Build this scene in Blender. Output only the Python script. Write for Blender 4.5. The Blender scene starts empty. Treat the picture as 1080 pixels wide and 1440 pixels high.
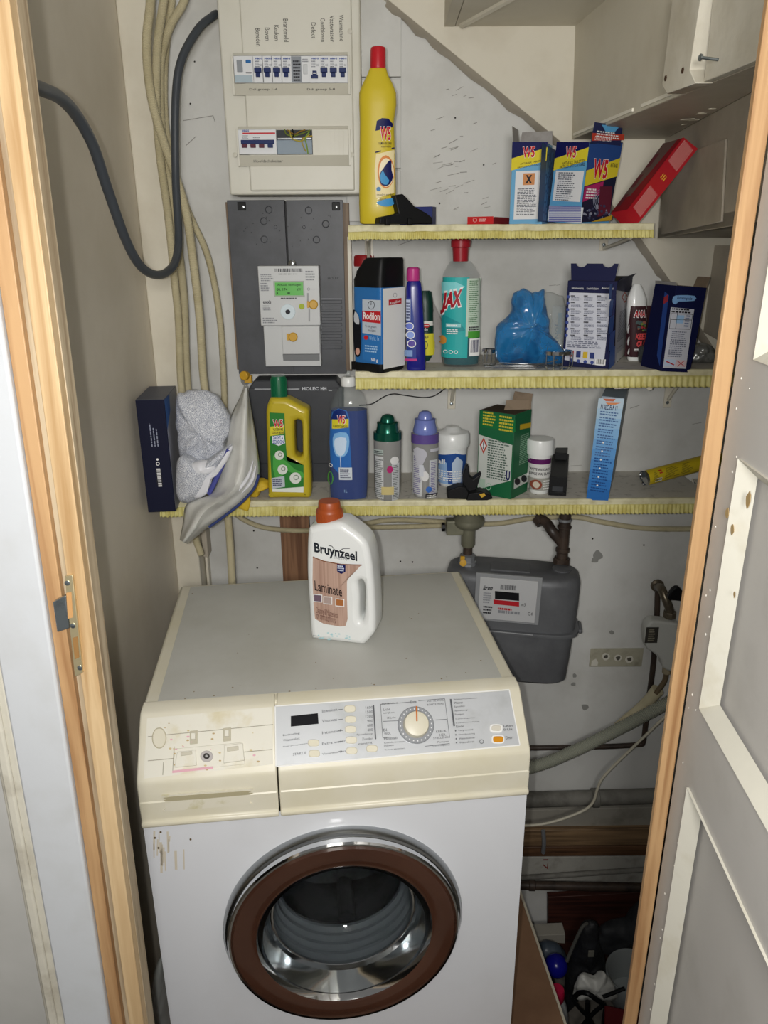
import bpy, math, random
from mathutils import Vector as V, Matrix, noise
from mathutils.bvhtree import BVHTree
random.seed(7)
S = bpy.context.scene; C = S.collection
# ---------------------------------------------------------------- camera
FPX, PITCH, ROLL, CZ = 1067.0, 0.3422, -0.0064, 1.5294
EYE = V((0, 0, CZ))
_R = V((1, 0, 0)); FW = V((0, math.cos(PITCH), -math.sin(PITCH))); _U = _R.cross(FW)
CR = _R*math.cos(ROLL)+_U*math.sin(ROLL); CU = -_R*math.sin(ROLL)+_U*math.cos(ROLL)
cam = bpy.data.objects.new('camera', bpy.data.cameras.new('camera')); C.objects.link(cam)
m = Matrix((CR, CU, -FW)).transposed().to_4x4(); m.translation = EYE; cam.matrix_world = m
cam.data.lens = 36*FPX/1440; cam.data.sensor_width = 36; cam.data.clip_start = .02
S.camera = cam
# ---------------------------------------------------------------- light
S.view_settings.view_transform = 'Standard'; S.view_settings.look = 'None'
S.view_settings.gamma = 1; S.view_settings.use_curve_mapping = False; S.view_settings.exposure = 0
w = bpy.data.worlds.new('hallway_light'); S.world = w; w.use_nodes = True
w.node_tree.nodes['Background'].inputs[0].default_value = (1.0, .97, .92, 1)
w.node_tree.nodes['Background'].inputs[1].default_value = .16
def lamp(name, kind, loc, power, size=.01, col=(1, 1, 1), rot=(0, 0, 0)):
    l = bpy.data.lights.new(name, kind); l.energy = power; l.color = col
    if kind == 'AREA': l.size = size
    else: l.shadow_soft_size = size
    o = bpy.data.objects.new(name, l); C.objects.link(o); o.location = loc; o.rotation_euler = rot
    return o
lamp('phone_flash', 'POINT', (-.028, -.01, CZ+.008), 24, .006, (1.0, .985, .96))
lamp('added_fill_light', 'AREA', (.03, -.35, 1.64), 12, .2, (1, .975, .94), (math.radians(80), 0, 0))  # added broad fill behind the camera, evens out the flash falloff
lamp('overhead_fill_light', 'AREA', (-.1, -.5, 2.45), 2.6, .5, (1, .95, .86), (math.radians(38), 0, 0))  # unseen weak warm fill from above and behind the camera

# ---------------------------------------------------------------- pixel helpers (photograph frame -> metres)
def ray(x, y): return FW*FPX+CR*(x-540)-CU*(y-720)
def at(x, y, Y): d = ray(x, y); return EYE+d*(Y/d.y)
def atz(x, y, z): d = ray(x, y); return EYE+d*((z-CZ)/d.z)
def atx(x, y, X): d = ray(x, y); return EYE+d*(X/d.x)
def px(P):
    v = V(P)-EYE; d = v.dot(FW); return (540+FPX*v.dot(CR)/d, 720-FPX*v.dot(CU)/d)
def hit(P, d, val, k):                    # distance along d from P until the projected coordinate k equals val
    P = V(P); d = V(d).normalized(); a = 0.0; t = .05
    f = lambda t: px(P+d*t)[k]-val
    fa = f(a)
    for i in range(30):
        ft = f(t)
        if abs(ft-fa) < 1e-9: break
        a, fa, t = t, ft, t-ft*(t-a)/(ft-fa)
    return t
# ---------------------------------------------------------------- materials
def lin(h):
    h = h.lstrip('#'); r = []
    for i in (0, 2, 4):
        c = int(h[i:i+2], 16)/255; r.append(c/12.92 if c < .04045 else ((c+.055)/1.055)**2.4)
    return (*r, 1)
_m = {}
def mat(name, col, rough=.5, metal=0, col2=None, scale=8, lo=.5, hi=.7, bump=0, bscale=60, trans=0, ior=1.45, alpha=1, coat=0, emis=0, stretch=None, detail=5, spec=.5):
    if name in _m: return _m[name]
    M = bpy.data.materials.new(name); M.use_nodes = True; nt = M.node_tree; b = nt.nodes['Principled BSDF']
    i = b.inputs
    i['Base Color'].default_value = lin(col); i['Roughness'].default_value = rough; i['Metallic'].default_value = metal
    i['Transmission Weight'].default_value = trans; i['IOR'].default_value = ior; i['Alpha'].default_value = alpha
    i['Coat Weight'].default_value = coat; i['Specular IOR Level'].default_value = spec
    if emis: i['Emission Color'].default_value = lin(col); i['Emission Strength'].default_value = emis
    tc = nt.nodes.new('ShaderNodeTexCoord'); src = tc.outputs['Object']
    if stretch:
        mp = nt.nodes.new('ShaderNodeMapping'); mp.inputs['Scale'].default_value = stretch
        nt.links.new(src, mp.inputs[0]); src = mp.outputs[0]
    if col2:
        n = nt.nodes.new('ShaderNodeTexNoise'); n.inputs['Scale'].default_value = scale; n.inputs['Detail'].default_value = detail
        n.inputs['Roughness'].default_value = .6
        r = nt.nodes.new('ShaderNodeValToRGB'); r.color_ramp.elements[0].position = lo; r.color_ramp.elements[1].position = hi
        r.color_ramp.elements[0].color = lin(col); r.color_ramp.elements[1].color = lin(col2)
        nt.links.new(src, n.inputs['Vector']); nt.links.new(n.outputs[0], r.inputs[0]); nt.links.new(r.outputs[0], i['Base Color'])
    if bump:
        n2 = nt.nodes.new('ShaderNodeTexNoise'); n2.inputs['Scale'].default_value = bscale; n2.inputs['Detail'].default_value = 4
        bp = nt.nodes.new('ShaderNodeBump'); bp.inputs['Strength'].default_value = bump; bp.inputs['Distance'].default_value = .004
        nt.links.new(src, n2.inputs['Vector']); nt.links.new(n2.outputs[0], bp.inputs['Height']); nt.links.new(bp.outputs[0], i['Normal'])
    _m[name] = M; return M
def p(h, rough=.45): return mat('print_'+h.strip('#')+('' if rough == .45 else str(rough)), h, rough, spec=.22)
def wood(name, dark, light, scale=3.0, rough=.55, ax='z', rep=26):
    if name in _m: return _m[name]
    M = mat(name, light, rough, bump=.12, bscale=50); nt = M.node_tree; b = nt.nodes['Principled BSDF']
    tc = nt.nodes.new('ShaderNodeTexCoord'); mp = nt.nodes.new('ShaderNodeMapping')
    mp.inputs['Scale'].default_value = {'z': (rep, rep, 1.2), 'x': (1.2, rep, rep), 'y': (rep, 1.2, rep)}[ax]
    n = nt.nodes.new('ShaderNodeTexNoise'); n.inputs['Scale'].default_value = scale; n.inputs['Detail'].default_value = 6; n.inputs['Distortion'].default_value = .7
    r = nt.nodes.new('ShaderNodeValToRGB'); r.color_ramp.elements[0].color = lin(dark); r.color_ramp.elements[1].color = lin(light)
    r.color_ramp.elements[0].position = .33; r.color_ramp.elements[1].position = .6
    nt.links.new(tc.outputs['Object'], mp.inputs[0]); nt.links.new(mp.outputs[0], n.inputs['Vector']); nt.links.new(n.outputs[0], r.inputs[0]); nt.links.new(r.outputs[0], b.inputs['Base Color'])
    return M
# ---------------------------------------------------------------- mesh helpers
class B:
    def __init__(s): s.v = []; s.f = []; s.m = []
    def add(s, vs, fs, m, T=None):
        o = len(s.v); s.v += [V(a) if T is None else T@V(a) for a in vs]
        s.f += [[i+o for i in f] for f in fs]; s.m += [m]*len(fs); return s
    def box(s, a, b, m, T=None):
        x0, y0, z0 = a; x1, y1, z1 = b
        return s.add([(x0, y0, z0), (x1, y0, z0), (x1, y1, z0), (x0, y1, z0), (x0, y0, z1), (x1, y0, z1), (x1, y1, z1), (x0, y1, z1)],
                     [(0, 3, 2, 1), (4, 5, 6, 7), (0, 1, 5, 4), (1, 2, 6, 5), (2, 3, 7, 6), (3, 0, 4, 7)], m, T)
    def prism(s, pts, d, m):                # pts: 3D polygon, d: extrusion vector
        n = len(pts); d = V(d); pts = [V(q) for q in pts]
        return s.add(pts+[q+d for q in pts], [tuple(range(n))[::-1], tuple(range(n, 2*n))]+[(i, (i+1) % n, n+(i+1) % n, n+i) for i in range(n)], m)
    def rings(s, rs, m, cap=(1, 1), closed=False):
        n = len(rs[0]); vs = [q for r in rs for q in r]; fs = []
        R = len(rs)
        for k in range(R if closed else R-1):
            for i in range(n): fs.append((k*n+i, k*n+(i+1) % n, ((k+1) % R)*n+(i+1) % n, ((k+1) % R)*n+i))
        if cap[0] and not closed: fs.append(tuple(range(n))[::-1])
        if cap[1] and not closed: fs.append(tuple(range((R-1)*n, R*n)))
        return s.add(vs, fs, m)
    def lathe(s, prof, m, c=(0, 0, 0), ax=(0, 0, 1), n=28, cap=(1, 1)):   # prof: (radius, height)
        ax = V(ax).normalized(); q = V((0, 0, 1)).rotation_difference(ax); c = V(c)
        return s.rings([[c+q@V((r*math.cos(t*2*math.pi/n), r*math.sin(t*2*math.pi/n), h)) for t in range(n)] for r, h in prof], m, cap)
    def tube(s, pts, r, m, n=10, closed=False, cap=(1, 1)):
        pts = [V(q) for q in pts]; rs = []; up = None; N = len(pts)
        for i, q in enumerate(pts):
            a = pts[(i-1) % N] if closed else pts[max(i-1, 0)]; b = pts[(i+1) % N] if closed else pts[min(i+1, N-1)]
            t = (b-a).normalized()
            if up is None:
                up = t.orthogonal().normalized()
            up = (up-t*up.dot(t)).normalized(); w_ = t.cross(up)
            rr = r[i] if isinstance(r, (list, tuple)) else r
            rs.append([q+(up*math.cos(k*2*math.pi/n)+w_*math.sin(k*2*math.pi/n))*rr for k in range(n)])
        return s.rings(rs, m, cap, closed)
    def loft(s, prof, m, n=32, e=2.6, cap=(1, 1)):       # prof: (z, cx, hw, cy, hd)
        rs = []
        for z, cx, hw, cy, hd in prof:
            r = []
            for k in range(n):
                t = k*2*math.pi/n; c_, s_ = math.cos(t), math.sin(t)
                r.append(V((cx+hw*math.copysign(abs(c_)**(2/e), c_), cy+hd*math.copysign(abs(s_)**(2/e), s_), z)))
            rs.append(r)
        return s.rings(rs, m, cap)
    def obj(s, name, par=None, smooth=35, bev=0, seg=2):
        me = bpy.data.meshes.new(name); me.from_pydata(s.v, [], s.f)
        ms = []
        for m_ in s.m:
            if m_ not in ms: ms.append(m_)
        for m_ in ms: me.materials.append(m_)
        me.polygons.foreach_set('material_index', [ms.index(m_) for m_ in s.m])
        if smooth:
            me.polygons.foreach_set('use_smooth', [True]*len(me.polygons)); me.set_sharp_from_angle(angle=math.radians(smooth))
        me.update()
        o = bpy.data.objects.new(name, me); C.objects.link(o); o.parent = par
        if bev:
            b = o.modifiers.new('bevel', 'BEVEL'); b.width = bev; b.segments = seg; b.limit_method = 'ANGLE'; b.angle_limit = math.radians(40)
        return o
    def bvh(s): return BVHTree.FromPolygons(s.v, s.f)
def catmull(pts, k=8):
    pts = [V(q) for q in pts]; o = []
    P = [pts[0]*2-pts[1]]+pts+[pts[-1]*2-pts[-2]]
    for i in range(1, len(P)-2):
        for j in range(k):
            t = j/k; a, b, c, d = P[i-1], P[i], P[i+1], P[i+2]
            o.append(.5*((2*b)+(c-a)*t+(2*a-5*b+4*c-d)*t*t+(3*b-a-3*c+d)*t**3))
    return o+[pts[-1]]
def smooth2(pts, k=4):                      # closed smooth outline through 2-D points
    n = len(pts); o = []; P = [V((*q, 0)) for q in pts]
    for i in range(n):
        a, b, c, d = P[i-1], P[i], P[(i+1) % n], P[(i+2) % n]
        for j in range(k):
            t = j/k; q = .5*((2*b)+(c-a)*t+(2*a-5*b+4*c-d)*t*t+(3*b-a-3*c+d)*t**3); o.append((q.x, q.y))
    return o
def curve_mesh(setup, kind='CURVE'):
    cu = bpy.data.curves.new('tmp', kind); setup(cu)
    o = bpy.data.objects.new('tmp', cu); C.objects.link(o)
    dg = bpy.context.evaluated_depsgraph_get(); me = o.evaluated_get(dg).to_mesh()
    r = ([v.co.copy() for v in me.vertices], [tuple(q.vertices) for q in me.polygons])
    o.evaluated_get(dg).to_mesh_clear(); bpy.data.objects.remove(o); bpy.data.curves.remove(cu)
    return r
def plate(loops, depth, bevel, res=3):      # filled outline with holes in x-z, rounded edges, thickness along y
    def su(cu):
        cu.dimensions = '2D'; cu.fill_mode = 'BOTH'; cu.extrude = max(depth/2-bevel, 1e-5); cu.bevel_depth = bevel; cu.bevel_resolution = res; cu.offset = -bevel
        for lp in loops:
            sp = cu.splines.new('POLY'); sp.points.add(len(lp)-1); sp.use_cyclic_u = True
            for i, (x, z) in enumerate(lp): sp.points[i].co = (x, z, 0, 1)
    vs, fs = curve_mesh(su)
    return [V((a.x, -a.z, a.y)) for a in vs], fs
_tx = {}
def textmesh(t, bold=0):
    k = (t, bold)
    if k not in _tx:
        def su(cu): cu.body = t; cu.size = 1; cu.offset = bold; cu.resolution_u = 2
        vs, fs = curve_mesh(su, 'FONT')
        x0 = min(a.x for a in vs); x1 = max(a.x for a in vs); y0 = min(a.y for a in vs); y1 = max(a.y for a in vs)
        _tx[k] = ([((a.x-x0)/max(x1-x0, 1e-6), (a.y-y0)/max(y1-y0, 1e-6)) for a in vs], fs, (x1-x0)/(y1-y0))
    return _tx[k]
# ---------------------------------------------------------------- things
def tag(o, label=None, cat=None, group=None, kind=None):
    for k, v in (('label', label), ('category', cat), ('group', group), ('kind', kind)):
        if v: o[k] = v
    return o
def thing(name, label, cat, loc=(0, 0, 0), rot=(0, 0, 0), group=None, kind=None):
    o = bpy.data.objects.new(name, None); C.objects.link(o); o.location = loc; o.rotation_euler = rot; o.empty_display_size = .02
    bpy.context.view_layer.update()
    return tag(o, label, cat, group, kind)
def mw(o): return Matrix.LocRotScale(V(o.location), o.rotation_euler, V((1, 1, 1)))
def lbl(o, l): o['label'] = l; return o
class Face:
    """printed surface: plane frame of a thing (local o,U,W,N); pixels of the photograph convert to its metres; conforms to a bvh if given"""
    def __init__(s, root, o, U, W, bvh=None, gap=.0003):
        s.root = root; s.o = V(o); s.U = V(U).normalized(); s.W = V(W).normalized(); s.N = s.U.cross(s.W); s.bvh = bvh; s.b = B(); s.h = gap; s.M = mw(root) if root else Matrix(); s.I = s.M.inverted()
    def uv(s, x, y):
        e = s.I@EYE; d = (s.I.to_3x3()@ray(x, y)); t = (s.o-e).dot(s.N)/d.dot(s.N); q = e+d*t-s.o
        return q.dot(s.U), q.dot(s.W)
    def mp(s, u, w_, h=None):
        h = s.h if h is None else h; q = s.o+s.U*u+s.W*w_
        if s.bvh:
            r = s.bvh.ray_cast(q+s.N*.3, -s.N)
            if r[0] is not None:
                n = r[1]; n = n if n.dot(s.N) > 0 else -n
                return r[0]+n*h
        return q+s.N*h
    def grid(s, u0, w0, u1, w1, m):
        nu, nw = (max(1, min(40, int(abs(u1-u0)/.0025))), max(1, min(40, int(abs(w1-w0)/.006)))) if s.bvh else (1, 1)
        vs = [s.mp(u0+(u1-u0)*i/nu, w0+(w1-w0)*j/nw) for j in range(nw+1) for i in range(nu+1)]
        s.b.add(vs, [(j*(nu+1)+i, j*(nu+1)+i+1, (j+1)*(nu+1)+i+1, (j+1)*(nu+1)+i) for j in range(nw) for i in range(nu)], m)
    def rect(s, x0, y0, x1, y1, m, up=True):
        (a, b), (c, d) = s.uv(x0, y0), s.uv(x1, y1)
        s.grid(min(a, c), min(b, d), max(a, c), max(b, d), m); s.h += (.00045 if s.bvh else .00012) if up else 0; return s
    def poly(s, pts, m, smooth=0):
        q = [s.uv(*a) for a in pts]
        if smooth: q = smooth2(q, smooth)
        cu = sum(a for a, b in q)/len(q); cw = sum(b for a, b in q)/len(q)
        if s.bvh:
            from mathutils.geometry import tessellate_polygon
            s.tris([[q[i] for i in t] for t in tessellate_polygon([[V((a, b_, 0)) for a, b_ in q]])], m)
        else: s.b.add([s.mp(cu, cw)]+[s.mp(*a) for a in q], [(0, i+1, (i+1) % len(q)+1) for i in range(len(q))], m)
        s.h += .00045 if s.bvh else .00012; return s
    def tris(s, T, m, L=.0035):                # split until the pieces follow the curved body
        st = list(T); out = []
        while st:
            a, b, c = st.pop(); e = [((a[0]-b[0])**2+(a[1]-b[1])**2, 0), ((b[0]-c[0])**2+(b[1]-c[1])**2, 1), ((c[0]-a[0])**2+(c[1]-a[1])**2, 2)]; k = max(e)
            if k[0] < L*L or len(out) > 4000: out.append((a, b, c)); continue
            if k[1] == 1: a, b, c = b, c, a
            elif k[1] == 2: a, b, c = c, a, b
            mid = ((a[0]+b[0])/2, (a[1]+b[1])/2); st += [(a, mid, c), (mid, b, c)]
        vs = []; fs = []
        for t in out: fs.append((len(vs), len(vs)+1, len(vs)+2)); vs += [s.mp(*z) for z in t]
        s.b.add(vs, fs, m)
    def disc(s, x, y, r, m, ry=None, n=20):
        ry = ry or r; return s.poly([(x+r*math.cos(k*6.2832/n), y+ry*math.sin(k*6.2832/n)) for k in range(n)], m)
    def ring(s, x, y, r, t, m, ry=None, n=24):
        ry = ry or r; q = [s.mp(*s.uv(x+(r-(t if j else 0))*math.cos(k*6.2832/n), y+(ry-(t if j else 0))*math.sin(k*6.2832/n))) for j in (0, 1) for k in range(n)]
        s.b.add(q, [(i, (i+1) % n, n+(i+1) % n, n+i) for i in range(n)], m); s.h += .00045 if s.bvh else .00012; return s
    def line(s, x0, y0, x1, y1, t, m):
        a, b = V(s.uv(x0, y0)), V(s.uv(x1, y1)); k = 1.0/900; n = V((-(b-a).y, (b-a).x)).normalized()*t*k*.6
        s.b.add([s.mp(*q) for q in (a+n, b+n, b-n, a-n)], [(0, 1, 2, 3)], m); return s
    def text(s, t, x0, y0, x1, y1, m, bold=0, rot=0, shear=0, tilt=0):    # glyph box between two photograph points
        (a, b), (c, d) = s.uv(x0, y1), s.uv(x1, y0)
        vs, fs, _ = textmesh(t, bold); o = []
        for u, w_ in vs:
            if rot == 90: u, w_ = 1-w_, u
            elif rot == -90: u, w_ = w_, 1-u
            o.append((a+(c-a)*(u+shear*(w_-.5)), b+(d-b)*w_+tilt*(u-.5)*(c-a)))
        if s.bvh and (d-b) > .006: s.tris([[o[f[0]], o[f[i]], o[f[i+1]]] for f in fs for i in range(1, len(f)-1)], m, .004)
        else: s.b.add([s.mp(*z) for z in o], fs, m)
        s.h += .00045 if s.bvh else .00012; return s
    def micro(s, x0, y0, x1, y1, n, m, fill=.55, gap=.12, vert=False):    # lines of unreadably small print
        (a, b), (c, d) = s.uv(x0, y1), s.uv(x1, y0)
        L = (d-b) if vert else (c-a); T = (c-a) if vert else (d-b); st = T/n
        for i in range(n):
            q = 0
            end = L*random.uniform(.75, 1)
            while q < end:
                l = L*random.uniform(.05, .16); l = min(l, end-q); t0 = st*(i+.5-fill/2); t1 = t0+st*fill
                if vert: r = [(a+t0, b+q), (a+t1, b+q), (a+t1, b+q+l), (a+t0, b+q+l)]
                else: r = [(a+q, d-t1), (a+q+l, d-t1), (a+q+l, d-t0), (a+q, d-t0)]
                s.b.add([s.mp(*z) for z in r], [(0, 1, 2, 3)], m); q += l+L*gap*.25
        s.h += .00045 if s.bvh else .00012; return s
    def bars(s, x0, y0, x1, y1, m, bg=None, n=18, vert=False):
        if bg: s.rect(x0, y0, x1, y1, bg)
        (a, b), (c, d) = s.uv(x0, y1), s.uv(x1, y0); L = (d-b) if vert else (c-a); q = L*.06
        while q < L*.93:
            w_ = L/n*random.choice((.3, .5, .8))
            r = [(a+(c-a)*.08, b+q), (c-(c-a)*.08, b+q), (c-(c-a)*.08, b+q+w_), (a+(c-a)*.08, b+q+w_)] if vert else [(a+q, b+(d-b)*.2), (a+q+w_, b+(d-b)*.2), (a+q+w_, d-(d-b)*.08), (a+q, d-(d-b)*.08)]
            s.b.add([s.mp(*z) for z in r], [(0, 1, 2, 3)], m); q += w_+L/n*random.choice((.3, .5, .7))
        s.h += .00045 if s.bvh else .00012; return s
    def done(s, name='printed_label', lab=None):
        o = s.b.obj(name, s.root, smooth=0)
        if lab: o['label'] = lab
        return o
# colours used a lot
WHITE, INK, RED, NAVY, YEL = p('#e8e8e6'), p('#26262c'), p('#b81d24'), p('#131750'), p('#d6c22e')
LBLUE, GREY, BLUE = p('#5fa3cf'), p('#85878c'), p('#1f57a8')
MWALL = mat('painted_plaster', '#cfcfcb', .75, col2='#b9b8b2', scale=5, lo=.45, hi=.75, bump=.25, bscale=30)
MWALLL = mat('beige_grey_panel', '#d8d0c0', .5, col2='#c9c0ae', scale=3, lo=.4, hi=.7, bump=.06, bscale=20)
MCREAM = mat('cream_gloss_paint', '#d6d0bf', .42, col2='#c7bfac', scale=6, lo=.45, hi=.75, bump=.15, bscale=25)
MSTAIR = mat('cream_stair_paint', '#cbc5b4', .5, col2='#bcb4a1', scale=4, lo=.45, hi=.7, bump=.2, bscale=22)
MSTAIR2 = mat('darker_stair_paint', '#b3aa9a', .5, col2='#9a9080', scale=6, lo=.45, hi=.7, bump=.25, bscale=22)  # darker greyish tone of the stair cream, varied by noise
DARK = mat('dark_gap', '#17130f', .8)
def struct(name, b, par=None, bev=0, smooth=35):
    o = b.obj(name, par, smooth, bev)
    if par is None: o['kind'] = 'structure'
    return o
WB = 1.74
def atp(x, y, P, n): d = ray(x, y); n = V(n); return EYE+d*((V(P)-EYE).dot(n)/d.dot(n))
# ================================================================ THE SETTING
b = B(); b.box((-.56, WB, -.75), (1.1, WB+.1, 2.5), MWALL); wall_back = struct('wall_back', b)
b = B(); b.box((-.6, .76, -.75), (-.5, WB, 2.5), MWALLL); wall_left = struct('wall_left', b)
b = B(); b.box((1.0, .86, -.75), (1.1, WB, 2.5), MWALL); struct('wall_right_light_block', b)  # unseen wall, put in to block light from the right
b = B(); b.box((-.6, .7, 2.45), (1.1, WB, 2.55), MWALL); struct('ceiling', b)
MFLOOR = mat('dusty_concrete', '#6d6860', .9, col2='#4d4943', scale=9, bump=.3)
b = B(); b.box((-.6, .78, -.6), (1.1, WB, -.55), MFLOOR); b.box((-1.6, -1.2, -.05), (1.5, .78, 0), MFLOOR); b.box((-1.6, .74, -.6), (1.1, .78, -.05), MFLOOR); struct('floor', b)
# wall marks: chipped paint, holes, scuffs
MCHIP, MSCUF, MDARKH = p('#8e8e8a', .8), p('#8f8d88', .8), p('#2f2b28', .8)
f = Face(None, (0, WB, 0), (1, 0, 0), (0, 0, 1), gap=.0006); f.M = Matrix(); f.I = Matrix()
for x, y, r in ((840, 781, 10), (836, 788, 6), (346, 536, 9), (822, 994, 6), (860, 889, 4), (808, 950, 4), (806, 962, 4)):
    f.poly([(x+r*math.cos(k*.785)*random.uniform(.6, 1.1), y+r*.8*math.sin(k*.785)*random.uniform(.6, 1.1)) for k in range(8)], MCHIP, 3)
for x, y in ((640, 166), (655, 102), (680, 232), (580, 790), (563, 789), (357, 746), (274, 87), (268, 146), (905, 766), (833, 757), (362, 798), (618, 286)): f.disc(x, y, 1.3, MDARKH, n=7)
for i in range(54):
    x = random.choice((random.uniform(600, 660), random.uniform(600, 700), random.uniform(640, 990))); y = random.uniform(120, 300) if x < 700 else random.choice((random.uniform(560, 660), random.uniform(360, 480)))
    l = random.uniform(4, 16); a = -random.uniform(.05, .5); f.line(x, y, x+l*math.cos(a), y+l*math.sin(a), random.uniform(.5, 1.0), MSCUF)
for a in ((258, 170, 300, 163), (300, 163, 303, 172), (262, 205, 276, 192), (560, 345, 600, 330), (760, 745, 790, 752), (722, 1158, 760, 1140)): f.line(*a, .9, MSCUF)
o = f.done('wall_scuffs'); o.parent = wall_back; o['kind'] = 'stuff'
# board on the wall beside the fuse box
b = B(); z0 = at(540, 312, WB).z; xa, xb = at(486, 200, WB-.012).x, at(564, 200, WB-.012).x
for za, zb in ((z0, at(540, 240, WB).z), (at(540, 238, WB).z, at(540, 112, WB).z), (at(540, 110, WB).z, 2.2)): b.box((xa, WB-.012, za+.0008), (xb, WB, zb-.0008), MWALL)
struct('trim_1', b, bev=.001)
# corner post, lower board
b = B(); a0 = at(205, 0, 1.67).x
b.box((-.5, 1.67, -.55), (a0, WB, 2.45), MCREAM); struct('trim_2', b, bev=.003)
b = B(); z1 = at(280, 781, 1.715).z; b.box((a0+.002, 1.715, -.5), (at(293, 800, 1.715).x, WB, z1), MCREAM)
b.box((a0+.002, 1.70, z1+.001), (at(291, 760, 1.70).x, WB, at(280, 742, 1.7).z), MSTAIR2); struct('trim_3', b, bev=.002)
# pine stud and dark pipe behind the shelf
MPINE_D = wood('reddish_stud_wood', '#5a3a28', '#8f6a4e')
b = B(); b.box((at(397, 780, 1.725).x, 1.715, .2), (at(437, 780, 1.725).x, WB-.001, at(410, 722, 1.72).z+.02), MPINE_D); struct('trim_4', b, bev=.001)

# ---- door frame on the left (leans a little)
MPINE = wood('raw_pine', '#a5845a', '#c9ae86', scale=2.2, rep=30); MPINE2 = wood('raw_pine_orange', '#956e48', '#b8946a', scale=2.2, rep=30); MPINEG = wood('grey_pine', '#8f7c62', '#b5a58a', rep=34)
MWOODW = mat('white_casing_paint', '#bfc2c5', .4, col2='#b3b4b3', scale=7, lo=.5, hi=.8, bump=.06)
MOLDP = mat('old_cream_moulding', '#c4c0b2', .5, col2='#a39c8c', scale=14, lo=.5, hi=.72, bump=.3)
lean = (0, math.radians(1.05), 0)
def leaning(name, parts, bev=.001):
    b = B(); e = bpy.data.objects
    for (x0, x1, y0, y1, mm) in parts: b.box((x0, y0, -1.0), (x1, y1, 1.2), mm)
    o = struct(name, b, bev=bev); o.location = (0, 0, 1.0); o.rotation_euler = lean; return o
XJ = -.3155
leaning('trim_5', [(XJ-.019, XJ, .722, .757, MPINE), (XJ-.030, XJ-.019, .735, .757, MPINEG), (XJ-.046, XJ-.030, .728, .757, MPINE2)])
leaning('trim_6', [(XJ-.001, XJ+.0008, .735, .7575, MPINEG)])  # thin strip of greyer pine along the reveal side
leaning('trim_7', [(XJ-.106, XJ-.0465, .722, .757, MWOODW)], .003)
leaning('trim_8', [(XJ-.132, XJ-.1065, .727, .757, MOLDP), (XJ-.127, XJ-.115, .722, .728, MOLDP)], .003)
leaning('wall_front', [(XJ-.4, XJ-.133, .735, .757, mat('grey_white_hall_panel', '#b3b2ae', .6, col2='#a6a5a0', scale=3))])
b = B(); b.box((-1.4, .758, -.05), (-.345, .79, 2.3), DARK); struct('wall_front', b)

# strike plate
MZINC = mat('dull_zinc', '#a9a597', .35, .9, col2='#7d786a', scale=40); MSTEEL = mat('worn_steel', '#9aa3a8', .3, .9, col2='#6d7375', scale=30)
MBRASS = mat('pale_brass', '#cdbf98', .35, .7)
k0 = at(105, 880, .7215)
t = thing('strike_plate', 'narrow metal strike plate screwed to the bare pine door jamb', 'strike plate', (k0.x, k0.y-.001, k0.z), lean)
f0 = lambda x, y: (at(x, y, .7215).x-k0.x, at(x, y, .7215).z-k0.z)
def strip(b, pts, d, y0, mm): b.prism([(q[0], y0, q[1]) for q in pts], (0, d, 0), mm)
b = B(); q = [f0(91, 809), f0(102, 807), f0(119, 944), f0(108, 950)]; strip(b, q, .016, -.002, MBRASS); b.obj('plate', t, bev=.0005)
b = B(); q = [f0(94, 832), f0(101, 831), f0(104, 866), f0(97, 868)]; strip(b, q, .0006, -.0026, p('#b98d5c')); b.obj('latch_opening', t); b = B(); q = [f0(104, 895), f0(111, 893), f0(114, 922), f0(108, 925)]; strip(b, q, .0006, -.0026, p('#8d6a40')); b.obj('latch_opening', t)
b = B(); q = [f0(75, 846), f0(93, 836), f0(99, 882), f0(82, 888)]; strip(b, q, .008, -.002, MSTEEL); b.obj('lip', t, bev=.001)
for x, y in ((95, 818), (104, 878), (115, 937)):
    b = B(); u, w_ = f0(x, y); b.lathe([(.0028, 0), (.0028, .0008), (.0015, .0012)], MSTEEL, (u, -.002, w_), (0, -1, 0), 10); b.obj('screw', t)

# ---- right frame and door leaf
b = B(); b.box((.3495, .80, -.5), (.368, .808, 2.3), MPINE2); struct('trim_9', b, bev=.001)
b = B(); b.box((.40, .812, -.5), (1.5, .86, 2.4), MWALL); struct('wall_front', b)
AD = math.radians(4); DD = V((-math.sin(AD), -math.cos(AD), 0)); DN = V((-math.cos(AD), math.sin(AD), 0)); DP = V((.3685, .797, 0))
MDOOR = mat('white_door_paint', '#bebbb6', .45, col2='#b2afa9', scale=9, lo=.5, hi=.8, bump=.08, bscale=18)
MDOORE = mat('ivory_door_moulding', '#cfccbf', .42, col2='#bfb9a6', scale=14, lo=.5, hi=.75, bump=.1)
def dt(x, y): q = atp(x, y, DP, DN); return ((q-DP).dot(DD), q.z)
def dpt(t, z, h=0): return DP+DD*t+V((0, 0, z))+DN*h
W_, SW = .62, .075
ta = (dt(1045, 647)[0]+dt(987, 997)[0])/2; tb = (dt(968, 1105)[0]+dt(927, 1364)[0])/2; ta = tb = (ta+tb)/2
pz = [(dt(987, 997)[1], dt(1045, 647)[1]), (.16, dt(968, 1105)[1])]; pz.append((pz[0][1]+.1, 1.9))
door = bpy.data.objects.new('door_1', None); C.objects.link(door); door['kind'] = 'structure'
b = B(); tr = W_-ta
def slab(b, t0, t1, z0, z1, h0, h1, mm):
    P = [dpt(t0, z0, h0), dpt(t1, z0, h0), dpt(t1, z1, h0), dpt(t0, z1, h0)]; b.prism(P, DN*(h1-h0), mm)
slab(b, 0, ta, .0, 2.0, -.035, 0, MDOOR); slab(b, tr, W_, .0, 2.0, -.035, 0, MDOOR)
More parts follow.
